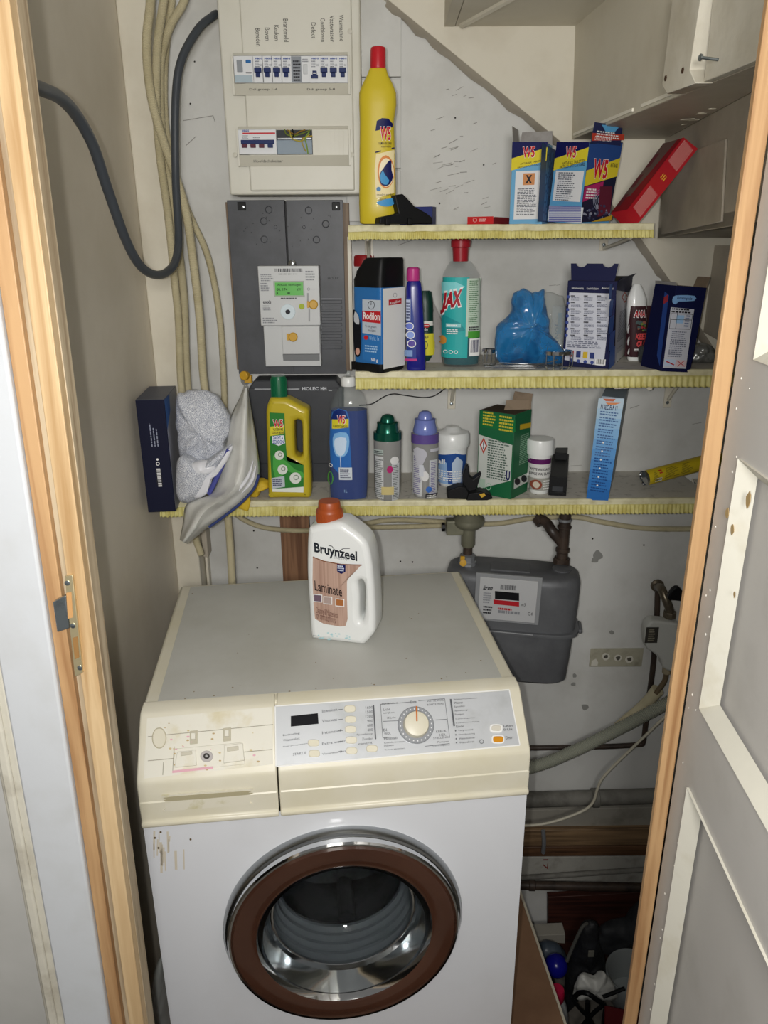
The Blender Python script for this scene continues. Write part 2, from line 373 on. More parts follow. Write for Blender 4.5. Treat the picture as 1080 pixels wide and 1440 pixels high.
zs = sorted(pz); ed = [0]+[v for q_ in zs for v in q_]+[2.0]
for i in range(0, len(ed), 2): slab(b, ta, tr, ed[i], ed[i+1], -.035, 0, MDOOR)
b.obj('door_leaf', door)
for z0, z1 in zs:
    g, hh = .016, -.016
    b = B(); slab(b, ta, tr, z0, z1, -.03, hh, MDOOR); b.obj('door_panel', door)
    b = B(); o_ = [(ta, z0), (tr, z0), (tr, z1), (ta, z1)]; i_ = [(ta+g, z0+g), (tr-g, z0+g), (tr-g, z1-g), (ta+g, z1-g)]
    b.add([dpt(*q_, .003) for q_ in o_]+[dpt(*q_, -.013) for q_ in i_]+[dpt(*q_, -.0155) for q_ in o_], [(k, (k+1) % 4, 4+(k+1) % 4, 4+k) for k in range(4)]+[(8+k, 8+(k+1) % 4, (k+1) % 4, k) for k in range(4)], MDOORE); b.obj('panel_moulding', door, smooth=0)
b = B(); random.seed(3)
for i in range(26):
    t_, z_ = random.uniform(.01, ta), random.uniform(.35, 1.4); r = random.uniform(.0008, .002)
    b.lathe([(r, .0), (r*.6, .0006)], p('#e9e6dc'), dpt(t_, z_, 0), DN, 6)
b.obj('paint_chips', door)['kind'] = 'stuff'
b = B()
for (x, y, r) in ((1052, 703, .006), (1030, 745, .0045), (1033, 836, .0025), (1028, 722, .005)):
    t_, z_ = dt(x, y); q_ = [dpt(t_+r*math.cos(k)*random.uniform(.6, 1.2), z_+r*1.4*math.sin(k)*random.uniform(.7, 1.2), .0037 if t_ < ta else .0) for k in [i_*.7 for i_ in range(9)]]; b.prism(q_, DN*.0004, p('#b59a6c'))
b.obj('worn_patches', door)

# ---- winder staircase over the cupboard
SY = 1.705
def P_(x, y, Y=SY): return at(x, y, Y)
stair = bpy.data.objects.new('staircase', None); C.objects.link(stair); stair['kind'] = 'structure'
b = B(); edge = [(545, 0), (640, 78), (790, 201), (845, 270), (900, 335), (945, 400), (1010, 500), (1075, 600)]
pts = [P_(*q_) for q_ in [(400, -130)]+edge]; top = [V((1.0, SY, pts[-1].z)), V((1.0, SY, 2.44)), V((pts[0].x, SY, 2.44))]
b.prism(pts+top, (0, .034, 0), MCREAM); b.obj('string_board', stair, bev=.002)
b = B(); pr = []     # ragged painted batten under the string board
for k in range(60):
    u = k/59*(len(edge)-1); i = min(int(u), len(edge)-2); q_ = P_(*edge[i], SY+.0).lerp(P_(*edge[i+1], SY+.0), u-i); pr.append(q_)
n = len(pr); dn = V((-.62, 0, -.78))
lo = [q_+dn*(.007+.005*noise.noise(V((k*.9, 0, 0)))+.002*math.sin(k*2.1)) for k, q_ in enumerate(pr)]
b.add([q_+V((0, -.004, 0)) for q_ in pr]+[q_+V((0, .012, 0)) for q_ in lo]+[q_+V((0, .033, 0)) for q_ in lo], [(i, i+1, n+i+1, n+i) for i in range(n-1)]+[(n+i, n+i+1, 2*n+i+1, 2*n+i) for i in range(n-1)], MSTAIR2); b.obj('edge_filler', stair)
zB = P_(725, 37).z; zD = P_(870, 196).z; zF = P_(925, 334).z
def flat(px_, z): return atz(*px_, z)
P1 = P_(810, 38); P2 = P_(805, 196); Q2 = flat((1080, 85), zD); dC = (Q2-P2); dC.z = 0; Q1 = P1+dC*1.25; Q2 = P2+dC*1.25; Q1.z = zB; P1.z = zB; P2.z = Q2.z = zD
H1 = P_(640, 36); H1.z = zB
b = B(); b.prism([H1, P1, Q1, V((H1.x+.0, Q1.y, zB))], (0, 0, .03), MSTAIR); b.obj('tread', stair, bev=.001)
b = B(); H0 = H1+V((-.001, 0, .0)); b.prism([H0, H0+V((0, Q1.y-SY, 0)), H0+V((0, Q1.y-SY, .3)), H0+V((0, 0, .3))], (-.02, 0, 0), MSTAIR); b.obj('riser', stair)
b = B(); q0 = atz(650, 34, zB); q1 = atz(712, 0, zB); q1 = q0+(q1-q0)*1.3; b.tube([q0, q1], .007, MCREAM, 6); b.obj('batten', stair)
b = B(); oC = V((-.0015, 0, .0008)); b.prism([P1+oC, Q1+oC, Q2+oC, P2+oC], (.02, 0, 0), MSTAIR); b.obj('riser', stair)
R2 = flat((1075, 120), zD); S2 = P_(935, 196); S2.z = zD; R2 = S2+(R2-S2)*1.3
b = B(); b.prism([P2, S2, R2, Q2], (0, 0, .03), MSTAIR2); b.obj('tread', stair, bev=.001)
# chipped light edge along the riser foot
b = B()
for s0, s1 in ((.02, .36), (.4, .62), (.66, .78)):
    a_, c_ = P2.lerp(Q2, s0)+oC, P2.lerp(Q2, s1)+oC; b.prism([a_+V((-.003, 0, .004)), c_+V((-.003, 0, .004)), c_+V((-.003, 0, .009)), a_+V((-.003, 0, .009))], (.004, 0, 0), p('#e6e2d4'))
b.obj('chipped_edge', stair)
E1 = P_(925, 334); nE = (R2-S2).cross(V((0, 0, 1))).normalized()
E2 = atp(1040, 316, S2, nE); E1 = atp(925, 335, S2, nE); E3 = E1+(E2-E1)*1.5
b = B(); b.prism([S2, R2+(R2-S2)*.2, E3, E1], (.02, 0, 0), MSTAIR2); b.obj('riser', stair, bev=.001)
b = B(); a_ = atp(1020, 195, S2+V((-.004, 0, 0)), nE); c_ = atp(1014, 312, S2+V((-.004, 0, 0)), nE); d_ = atp(930, 330, S2+V((-.004, 0, 0)), nE); e_ = atp(932, 228, S2+V((-.004, 0, 0)), nE); b.prism([a_, c_, d_, e_], (.004, 0, 0), MSTAIR2); b.obj('repair_panel', stair, bev=.0015)
b = B(); b.prism([E1, E3, E3+V((.25, -.02, -.012)), E1+V((.25, 0, -.0))], (0, 0, .02), MSTAIR2); b.obj('tread', stair)
G1 = P_(1005, 345); b = B(); G2 = G1+V((.03, -.5, 0)); b.prism([G1, G2, G2-V((0, 0, .25)), G1-V((0, 0, .18))], (.02, 0, 0), MSTAIR2); b.obj('riser', stair)
# boards nailed on the riser
nC = dC.cross(V((0, 0, 1))).normalized(); nC = nC if nC.x < 0 else -nC
PC = P1+nC*.012
def pc(x, y, h=0): return atp(x, y, PC+nC*h, nC)
MBOARD = mat('board_paint', '#cfcabb', .5, col2='#bdb6a4', scale=8, bump=.15)
b = B(); b.prism([pc(931, 121, .012), pc(938, 132, .012), pc(978, 117, .012), pc(970, 98, .012), pc(986, -8, .012), pc(946, -8, .012)], -nC*.024, MBOARD); b.obj('nailed_board', stair, bev=.001)
b = B(); b.prism([pc(1003, -8), pc(995, 75), pc(989, 116), pc(1080, 78), pc(1110, -8)], -nC*.01, MBOARD); b.obj('nailed_board', stair, bev=.001)
b = B(); b.prism([pc(985, -8, -.009), pc(978, 120, -.009), pc(990, 118, -.009), pc(1004, -8, -.009)], -nC*.002, p('#3a2218', .8)); b.obj('dark_gap', stair)
for x, y in ((936, 110), (960, 99)):
    b = B(); b.lathe([(.004, 0), (.0035, .0006)], p('#4a3526', .7), pc(x, y, .0122), nC, 9); b.obj('nail_hole', stair)
b = B(); a_ = pc(1010, 84, 0); b.lathe([(.0018, 0), (.0018, .022), (.004, .022), (.0042, .024), (.002, .0255)], MSTEEL, a_, nC+V((0, 0, .1)), 10); b.obj('screw', stair)
random.seed(5)
b = B()
for (x, y, r) in ((972, 168, .016), (985, 160, .012), (1000, 153, .008), (962, 175, .007)):
    q_ = atz(x, y, zD); b.prism([q_+V((r*math.cos(k*.7)*random.uniform(.4, 1.2), r*.8*math.sin(k*.7)*random.uniform(.4, 1.2), -.0006)) for k in range(9)], (0, 0, .0006), p('#e4dfcb'))
b.obj('flaked_paint', stair)
# ================================================================ WASHING MACHINE
WR = math.radians(6.57); WO = V((-.3692, .9257, 0))
MW_ = mat('white_enamel', '#d9dbdf', .28, coat=.3, col2='#cfd0d2', scale=3, lo=.5, hi=.8)
MWC = mat('yellowed_ivory_plastic', '#d9d4c2', .38, col2='#d0c9ae', scale=5, lo=.4, hi=.7)
MWL = mat('grey_lid_laminate', '#c0c0ba', .42, col2='#aeada4', scale=4, lo=.45, hi=.8, bump=.03, bscale=200)
MCHR = mat('chrome', '#d8dadc', .08, 1); MCHR2 = mat('brushed_steel', '#a9acae', .25, 1)
MBRN = mat('smoked_brown_plastic', '#4b3024', .16, coat=.5, col2='#3b251c', scale=4, lo=.4, hi=.7)
MGASK = mat('grey_rubber', '#70767b', .45); MDRUM = mat('dark_drum_steel', '#8a8c8e', .32, .6, col2='#4a4b4c', scale=6, lo=.4, hi=.65)
wm = thing('washing_machine', 'white front-loading washing machine with yellowed ivory control panel and brown door ring', 'washing machine', WO, (0, 0, WR))
WW = .6
b = B(); R0, DX, DZ = .176, .301, .463
# front face with round opening
n = 64; ci = [(DX+R0*math.cos(k*2*math.pi/n), DZ+R0*math.sin(k*2*math.pi/n)) for k in range(n)]
def sq(k):
    a = k*2*math.pi/n; c_, s_ = math.cos(a), math.sin(a)
    r = min((WW-DX)/c_ if c_ > 1e-6 else 9, DX/-c_ if c_ < -1e-6 else 9, (.7-DZ)/s_ if s_ > 1e-6 else 9, (DZ-.02)/-s_ if s_ < -1e-6 else 9); return DX+r*c_, DZ+r*s_
so = [sq(k) for k in range(n)]
b.add([(x, .002, z) for x, z in ci]+[(x, .002, z) for x, z in so], [(i, (i+1) % n, n+(i+1) % n, n+i) for i in range(n)], MW_)
for A, D_ in (((0, .002), (0, .535)), ((WW, .535), (WW, .002))):
    b.add([(A[0], A[1], .02), (A[0], A[1], .75), (D_[0], D_[1], .75), (D_[0], D_[1], .02)], [(0, 1, 2, 3)], MW_)
for cx, cz in ((0, .02), (0, .7), (WW, .02), (WW, .7)): i = min(range(n), key=lambda k: (so[k][0]-cx)**2+(so[k][1]-cz)**2); b.add([(cx, .002, cz), (so[i-1][0], .002, so[i-1][1]), (so[i][0], .002, so[i][1]), (so[(i+1) % n][0], .002, so[(i+1) % n][1])], [(0, 1, 2), (0, 2, 3)], MW_)
b.add([(0, .535, .02), (WW, .535, .02), (WW, .535, .75), (0, .535, .75)], [(0, 1, 2, 3)], MW_)
b.add([(0, .002, .02), (WW, .002, .02), (WW, .535, .02), (0, .535, .02)], [(0, 1, 2, 3)], MW_)
b.obj('cabinet', wm, smooth=0)
for x in (.05, .55):
    for y in (.06, .48): b = B(); b.lathe([(.02, 0), (.02, .012), (.01, .012), (.01, .022)], DARK, (x, y, .0), n=14); b.obj('foot', wm)
# fascia: profile swept along x
prof = [(.10, .697), (-.006, .697), (-.009, .700), (-.009, .706), (-.004, .709), (-.005, .741), (-.0035, .743), (-.0035, .772), (-.001, .779), (.062, .840), (.069, .846), (.074, .849), (.10, .85)]
US = .207
def sweep(b, x0, x1, mm, pf=prof): b.prism([(x0, v_, z_) for v_, z_ in pf], (x1-x0, 0, 0), mm)
b = B(); sweep(b, US+.0012, WW, MWC); b.obj('control_fascia', wm, 30, .0022)
dr = B(); sweep(dr, 0, US-.0012, MWC); dro = dr.obj('detergent_drawer', wm, 30, .0022)
b = B(); b.box((0, .078, .80), (WW, .535, .848), MWC); b.obj('lid_frame', wm, bev=.006, seg=3)
b = B(); b.box((.022, .10, .8478), (WW-.022, .525, .8492), MWL); b.obj('lid_sheet', wm, bev=.0006)
random.seed(11)
f = Face(wm, (0, 0, .8493), (1, 0, 0), (0, 1, 0))
for i in range(26):
    u, w_ = random.uniform(.03, .57), random.choice((random.uniform(.10, .13), random.uniform(.1, .5))); r = random.uniform(.0006, .0018)
    f.b.add([f.mp(u+r*math.cos(k)*random.uniform(.6, 1.4), w_+r*math.sin(k)) for k in range(6)], [tuple(range(6))], p('#8a7a60', .8))
o = f.done('lid_stains'); o['kind'] = 'stuff'
for u0, u1, zz in ((.002, US-.003, .745), (US+.003, .598, .745)): pass
# console: slanted plane
co, cU, cW = (0, -.001, .7792), (1, 0, 0), (0, .063, .0610)
f = Face(wm, co, cU, cW, gap=.0006)
PAN, PANL = mat('console_grey', '#c3c6c9', .3, .2, col2='#afb2b2', scale=12, lo=.5, hi=.75), mat('bleached_white_plastic', '#dcd9cc', .45, col2='#cfc6a8', scale=20, lo=.5, hi=.7)
def quadf(f, pts, m): f.poly(pts, m); return f
quadf(f, [(387, 994), (716, 971), (730, 1047), (388, 1077)], PAN)
for x0, y0, x1, y1 in ((387, 993, 716, 970), (716, 970, 731, 1048), (731, 1048, 388, 1078), (388, 1078, 387, 993)): f.line(x0, y0, x1, y1, 1.3, WHITE)
f.poly([(409, 1007), (447, 1003), (448, 1018), (409, 1022)], p('#15161a', .2))
f.h += .0001
TI = p('#5a5c60')
for y, tx in ((999, 'Inweken'), (1013, 'Voorwas'), (1029, 'Intensief'), (1044, 'Extra water'), (1058, 'Voorwas 5 min')): f.text(tx, 453, y-3, 453+len(tx)*3.0, y+3, TI, tilt=.06); f.line(476, y-1, 482, y-1.5, .6, TI)
for y, tx in ((1033, 'Bedrading'), (1040, 'Waterslot'), (1048, 'Snel programma'), (1060, 'START 0')): f.text(tx, 398 if y < 1050 else 412, y-2.5, (398 if y < 1050 else 412)+len(tx)*2.6, y+2.5, TI, tilt=.06)
for k, tx in enumerate(('1600', '1500', '1200', '900', '600', '400', 'Spoelstop', 'Zonder', 'centrif.')): f.text(tx, 524-len(tx)*2.5, 993+k*6.3, 524, 997.5+k*6.3, TI)
f.line(525, 992, 528, 1040, 1.6, TI)
for a in ((535, 991, 552, 990), (552, 990, 585, 987), (535, 991, 538, 1038), (625, 983, 632, 1038), (588, 986, 625, 983), (538, 1015, 560, 1014), (612, 1013, 628, 1012), (538, 1038, 558, 1037), (597, 1050, 632, 1046)): f.line(*a, .5, TI)
for tx, x, y, w_ in (('FIJNE WAS', 537, 990, 22), ('Licht', 539, 998, 9), ('strijken', 539, 1003, 15), ('Zijde', 544, 1010, 12), ('Bl.', 539, 1027, 6), ('WOL', 540, 1032, 9), ('Mineraal', 540, 1039, 18), ('Comfortwassen', 540, 1044, 30), ('Stijven', 540, 1049, 13), ('Extra spoelen', 541, 1054, 28), ('WITTE WAS', 600, 986, 23), ('BONTE WAS', 600, 991, 23), ('KREUK', 613, 1029, 14), ('HER-', 618, 1034, 9), ('STELLEND', 609, 1038, 21), ('Pompen', 615, 1044, 15), ('Centrifugeren', 608, 1049, 24), ('Einde', 577, 988, 8)): f.text(tx, x, y-2, x+w_, y+2.2, TI)
f.line(633, 984, 638, 1022, 2, TI)
for k, tx in enumerate(('Weken/Voorwassen', 'Wassen', 'Spoelen', 'Spoelstop', 'Pompen', 'Centrifugeren', 'Kreukbeveiliging', 'Einde', 'Vergrendeld', 'Overdosering', 'Watertoevoer', 'Waterafvoer')):
    f.text(tx, 637+k*.55+(2 if k > 7 else 0), 981.5+k*5.55, 637+k*.55+len(tx)*2.05, 985.6+k*5.55, TI)
    if k > 7: f.disc(636.5+k*.4, 984+k*5.6, 1, TI, n=8)
f.ring(676, 1044, 3, .7, TI)
f.text('I-Aan', 707, 1020, 719, 1024, TI); f.text('0-Uit', 707, 1025, 719, 1029, TI); f.text('Deur', 710, 1036, 719, 1041, TI)
f.done('control_panel_print')
fd = Face(wm, co, cU, cW, gap=.0006)
quadf(fd, [(207, 1010), (383, 994), (384, 1075), (202, 1095)], PANL)
def fb_(name, pts, h, m, bev=.0008, par=wm, F_=None, rounds=0, h0=0):
    F_ = F_ or fd; q_ = [F_.uv(*a) for a in pts]
    if rounds: q_ = smooth2(q_, rounds)
    b = B(); b.prism([F_.o+F_.U*u+F_.W*v_+F_.N*h0 for u, v_ in q_], F_.N*h, m); return b.obj(name, par, 35, bev)
def ell(x, y, rx, ry, n=20, e=2): return [(x+rx*math.copysign(abs(math.cos(k*6.2832/n))**(2/e), math.cos(k*6.2832/n)), y+ry*math.copysign(abs(math.sin(k*6.2832/n))**(2/e), math.sin(k*6.2832/n))) for k in range(n)]
for x, y in ((492, 997), (493, 1012), (493, 1026), (494, 1041), (494.5, 1056), (523, 1053)): fb_('button', ell(x, y, 8, 5, e=3), .003, MWC)
for x, y in ((441, 1045), (442, 1060)): fb_('button', ell(x, y, 8, 5, e=3), .003, MWC)
fb_('button_surround', ell(697.5, 1024.5, 9.3, 6.3, e=3.5), .0025, WHITE); fb_('power_button', ell(697.5, 1024.5, 6.8, 3.8, e=3.5), .004, p('#cfcabd'))
fb_('button_surround', ell(700, 1040, 9.3, 6.3, e=3.5), .0025, WHITE); lbl(fb_('door_button', ell(700, 1040, 7.2, 4.2, e=3.5), .004, p('#cf8a1e', .3)), 'orange button')
# programme dial
du, dw = fd.uv(584.5, 1020); dc = fd.o+fd.U*du+fd.W*dw
b = B(); b.lathe([(.0285, 0), (.0285, .004), (.0275, .005), (.02, .005)], mat('dial_grey', '#8b8e92', .35), dc, fd.N, 40); dial = b.obj('programme_dial', wm)
b = B(); b.lathe([(.0205, .004), (.0195, .013), (.0185, .0155), (.014, .0168), (0.0001, .017)], MWC, dc, fd.N, 40); b.obj('knob_cap', dial)
b = B(); b.box((-.0011, .003, .0165), (.0011, .0262, .0176), p('#c26a1c', .35)); q_ = Matrix.Translation(dc)@Matrix((fd.U, fd.W, fd.N)).transposed().to_4x4()@Matrix.Rotation(math.radians(-5), 4, 'Z'); b.v = [q_@v for v in b.v]; b.obj('pointer', dial)
b = B()
for k in range(24):
    a = k*math.pi/12; q2 = dc+(fd.U*math.cos(a)+fd.W*math.sin(a))*.0245+fd.N*.0051; b.add([q2+fd.U*.0009+fd.W*.001, q2-fd.U*.0009+fd.W*.001, q2-fd.U*.0009-fd.W*.001, q2+fd.U*.0009-fd.W*.001], [(0, 1, 2, 3)], p('#d9dadd'))
b.obj('dial_marks', dial)['kind'] = 'stuff'
# bare detergent drawer front: stains, clips, missing cover
PK = p('#d9a9b4'); TN = p('#c9b98e'); SH = p('#9c9786')
for x0, y0, x1, y1 in ((208, 1036, 384, 1019), (208, 1070, 383, 1054), (230, 1072, 229, 1090), (245, 1050, 243, 1084)): fd.line(x0, y0, x1, y1, .8, SH)
for i in range(34):
    x = random.uniform(212, 380); y = 1000+(384-x)*.09+random.uniform(4, 74); r = random.uniform(.8, 2.4); fd.disc(x, y, r, random.choice((PK, TN, p('#b9a47a'))), r*.6, 8)
fd.line(243, 1086, 300, 1080, 2.6, PK)
fd.done('drawer_front_stains')
fb_('oval_cap_rim', ell(224, 1038, 10.3, 15), .0010, p('#b3ab92')); fb_('oval_cap', ell(224, 1038, 9.2, 13.8), .0018, MWC)
for x, y in ((272, 1037), (319, 1033)): fb_('clip_slot', [(x-5, y-9), (x+6, y-10), (x+6, y+9), (x-5, y+10)], .0012, p('#b9b39f')); fb_('clip', [(x-3, y-6), (x+3, y-6), (x+3, y+3), (x-3, y+3)], .004, PANL)
fb_('inner_frame', [(246, 1053), (341, 1044), (345, 1075), (243, 1085)], .002, PANL); fb_('inner_block', [(250, 1058), (276, 1055), (277, 1077), (246, 1080)], .005, PANL); fb_('inner_block', [(316, 1049), (342, 1046), (344, 1070), (315, 1074)], .006, PANL)
fb_('latch_tab', [(255, 1059), (271, 1057), (271, 1062), (255, 1064)], .007, p('#c4bfae')); fb_('latch_tab', [(320, 1052), (336, 1050), (336, 1056), (320, 1058)], .008, p('#c4bfae'))
fb_('round_socket', ell(291, 1064, 9, 8), .004, p('#b3aeac')); fb_('socket_core', ell(291, 1064, 4.5, 4.2), .006, p('#3a3736')); fb_('socket_pin', ell(291, 1064, 1.8, 1.7), .007, p('#a9a9a9'))
# grip recess in the drawer: rounded scoop
fg = Face(wm, (0, -.0042, .72), (1, 0, 0), (0, 0, 1))
fb_('grip_scoop', smooth2([(233, 1119), (237, 1117), (346, 1109), (352, 1111), (351, 1127), (346, 1130), (239, 1139), (233, 1136)], 3), .0022, mat('drawer_grip', '#d9d4c2', .4, col2='#c4bd98', scale=30, lo=.55, hi=.7), .0016, wm, fg)
fb_('grip_painted_shadow', smooth2([(235, 1122), (239, 1119), (345, 1111), (349, 1113), (349, 1116), (240, 1125)], 2), .0006, p('#a9a184'), 0, wm, fg, h0=.0022)  # darker strip paints the shadow under the scoop's upper edge
f = Face(wm, (0, .002, .5), (1, 0, 0), (0, 0, 1)); random.seed(4)
for i in range(16):
    x = random.uniform(212, 262); y = random.uniform(1166, 1200); f.line(x, y, x+random.uniform(-1, 1), y+random.uniform(5, 34), random.uniform(1, 3), p('#cbc2b0', .7))
for x, y in ((226, 1170), (218, 1178), (268, 1180), (223, 1192)): f.disc(x, y, 1.6, p('#5c4a30', .8), n=7)
f.done('rust_streaks')['kind'] = 'stuff'
# porthole
A = (0, -1, 0); c0 = (DX, .002, DZ)
b = B(); b.lathe([(.198, 0), (.198, .008), (.194, .014), (.1885, .016), (.183, .022), (.180, .022), (.176, .010), (.176, 0)], MCHR2, c0, A, 72, (0, 0)); b.obj('chrome_bezel', wm)
b = B(); b.lathe([(.1905, .016), (.190, .026), (.1875, .029), (.1845, .029), (.184, .024)], MCHR, c0, A, 72, (0, 0)); prt = b.obj('porthole', wm)
b = B(); b.lathe([(.1845, .026), (.180, .031), (.165, .033), (.148, .031), (.1435, .028), (.1435, .02), (.1845, .02)], MBRN, c0, A, 72, (0, 0)); lbl(b.obj('brown_ring', prt), 'smoked brown plastic ring')
b = B(); b.lathe([(.1435, .029), (.139, .022), (.127, -.006), (.121, -.02), (.118, -.02)], MCHR, c0, A, 72, (0, 0)); b.obj('inner_bezel', prt)
b = B(); b.lathe([(.139, .020), (.1335, .022), (.128, .008), (.121, -.03), (.110, -.068), (.09, -.09), (.05, -.10), (.0001, -.102)], mat('porthole_glass', '#e8eef0', .03, trans=1, ior=1.25), c0, A, 64, (0, 0)); b.obj('glass_bowl', prt)
g = [(.176, -.001), (.150, -.004)]
for k in range(6):
    d_ = -.012-k*.017; r = .149-k*.0035; g += [(r, d_), (r-.007, d_-.005), (r-.0075, d_-.011), (r-.001, d_-.015)]
b = B(); b.lathe(g, MGASK, c0, A, 72, (0, 0)); b.obj('door_gasket', wm)
b = B(); b.lathe([(.126, -.115), (.20, -.125), (.215, -.2), (.215, -.37), (.17, -.385), (.16, -.375), (.12, -.378), (.06, -.36), (.0001, -.355)], MDRUM, c0, A, 48, (0, 0)); dm_ = b.obj('drum', wm)
for k in range(3):
    a = k*2.094+.6; b = B(); cc = V((DX+.2*math.cos(a), .2, DZ+.2*math.sin(a))); b.tube([cc, cc+V((0, .15, 0))], .02, MDRUM, 8); b.obj('paddle', dm_)
b = B(); b.box((.51, .003, .705), (.511, .004, .706), MWC)

# ================================================================ LAMINATE CLEANER ON THE MACHINE
MHB = mat('white_bottle_plastic', '#e3e5e3', .3, coat=.3)
LX = atz(485, 893, .8492)
LX = atz(487, 902, .8492)
lam = thing('cleaner_bottle', 'white handled floor cleaner bottle with rust-brown cap standing on the washing machine', 'bottle', (LX.x, LX.y+.022, .8496), (0, 0, math.radians(-14)))
def local_outline(root, pts, y=0):        # photograph outline -> x-z in the thing's plane
    f_ = Face(root, (0, y, 0), (1, 0, 0), (0, 0, 1)); return [f_.uv(*q_) for q_ in pts]
ol = local_outline(lam, [(440, 741), (446, 733), (461, 729), (484, 727), (500, 736), (516, 749), (524, 762), (529, 790), (532, 830), (533, 870), (529, 884), (507, 906), (490, 906.5), (460, 900), (445, 890), (441, 840), (438.5, 790)])
hl = local_outline(lam, [(509, 812), (512, 807.5), (516, 809), (518.5, 820), (518, 850), (515.5, 862), (512, 863), (510.5, 855), (510.5, 830)])
ol = [(x, max(z, 0)) for x, z in smooth2(ol, 4)]
vs, fs = plate([ol, smooth2(hl, 4)], .062, .011); b = B(); b.add(vs, fs, MHB); b.obj('bottle_body', lam, 50)
bm_ = b; zt = max(q_[1] for q_ in ol); xc = local_outline(lam, [(473, 729)])[0][0]
MCAPB = mat('rust_brown_plastic', '#a04a20', .4)
cw_ = local_outline(lam, [(445.5, 720), (481.5, 720), (460, 697), (460, 732)]); rr = (cw_[1][0]-cw_[0][0])/2; xc = (cw_[0][0]+cw_[1][0])/2; zt = cw_[3][1]+.010; ht = cw_[2][1]-zt
b = B(); pr_ = [(rr*.8, zt-.012), (rr, zt-.010), (rr, zt+.008), (rr*.98, zt+.011), (rr*.84, zt+.015), (rr*.82, zt+ht-.012), (rr*.76, zt+ht-.009), (.0001, zt+ht-.0085)]
b.lathe(pr_, MCAPB, (xc, 0, 0)); cp = b.obj('cap', lam)
b = B()
for k in range(30): a = k*math.pi/15; b.box((rr-.0004, -.0009, zt-.009), (rr+.0006, .0009, zt+.007), MCAPB, Matrix.Translation((xc, 0, 0))@Matrix.Rotation(a, 4, 'Z'))
b.obj('grip_ribs', cp)['kind'] = 'stuff'
f = Face(lam, (0, -.0313, 0), (1, 0, 0), (0, 0, 1), gap=.0003)
WOODL = wood('printed_wood_label', '#a08070', '#ba9c8c', rep=60)
f.poly([(440, 783.5), (455, 789), (480, 793.5), (508, 794.5), (503, 800), (490, 811), (488, 818), (488, 842), (489, 870), (486, 880), (478, 881), (455, 877), (443, 870), (441, 850), (439.5, 815)], WOODL)
for a in ((440, 783, 455, 789), (455, 789, 480, 793.5), (480, 793.5, 509, 794.5)): f.line(*a, 1.4, p('#7a4a30'))
f.text('Bruynzeel', 442.5, 771.5, 502, 784, p('#20242c'), .03, tilt=-.13)
for a in ((462, 767, 467, 768), (467, 768, 472, 775), (472, 775, 476, 776), (476, 776, 483, 771), (483, 771, 492, 771)): f.line(*a, .9, INK)
f.text('Sinds 1898', 470, 783, 488, 786, GREY, tilt=-.1)
f.poly([(474, 793), (486, 794), (486, 804), (480, 807), (474, 803)], NAVY); f.micro(475, 795, 485, 803, 3, p('#c9cfe0'))
f.text('Laminate', 443, 822.5, 481, 832.5, p('#2b2020'), .01, tilt=-.15)
for x, y, c_ in ((447, 841, '#6b5866'), (461, 844, '#a8958e'), (478, 847, '#a5683a')): f.poly([(x-6, y-6), (x+6.5, y-5), (x+6.5, y+6), (x-6, y+5)], WHITE); f.poly([(x-5, y-5), (x+5.5, y-4), (x+5.5, y+5), (x-5, y+4)], p(c_))
f.text('Cleaning & Maintenance', 445, 858, 476, 866, p('#6b4a40'), tilt=-.16); f.text('for laminate floors', 445, 864, 472, 871, p('#6b4a40'), tilt=-.16)
f.done()
f = Face(lam, (0, -.0312, 0), (1, 0, 0), (0, 0, 1)); random.seed(2)
for i in range(18): x = random.uniform(447, 492); f.disc(x, random.uniform(888, 899), random.uniform(.8, 2.6), p('#a9cdd2'), .9, 7)
f.done('dried_drips')['kind'] = 'stuff'
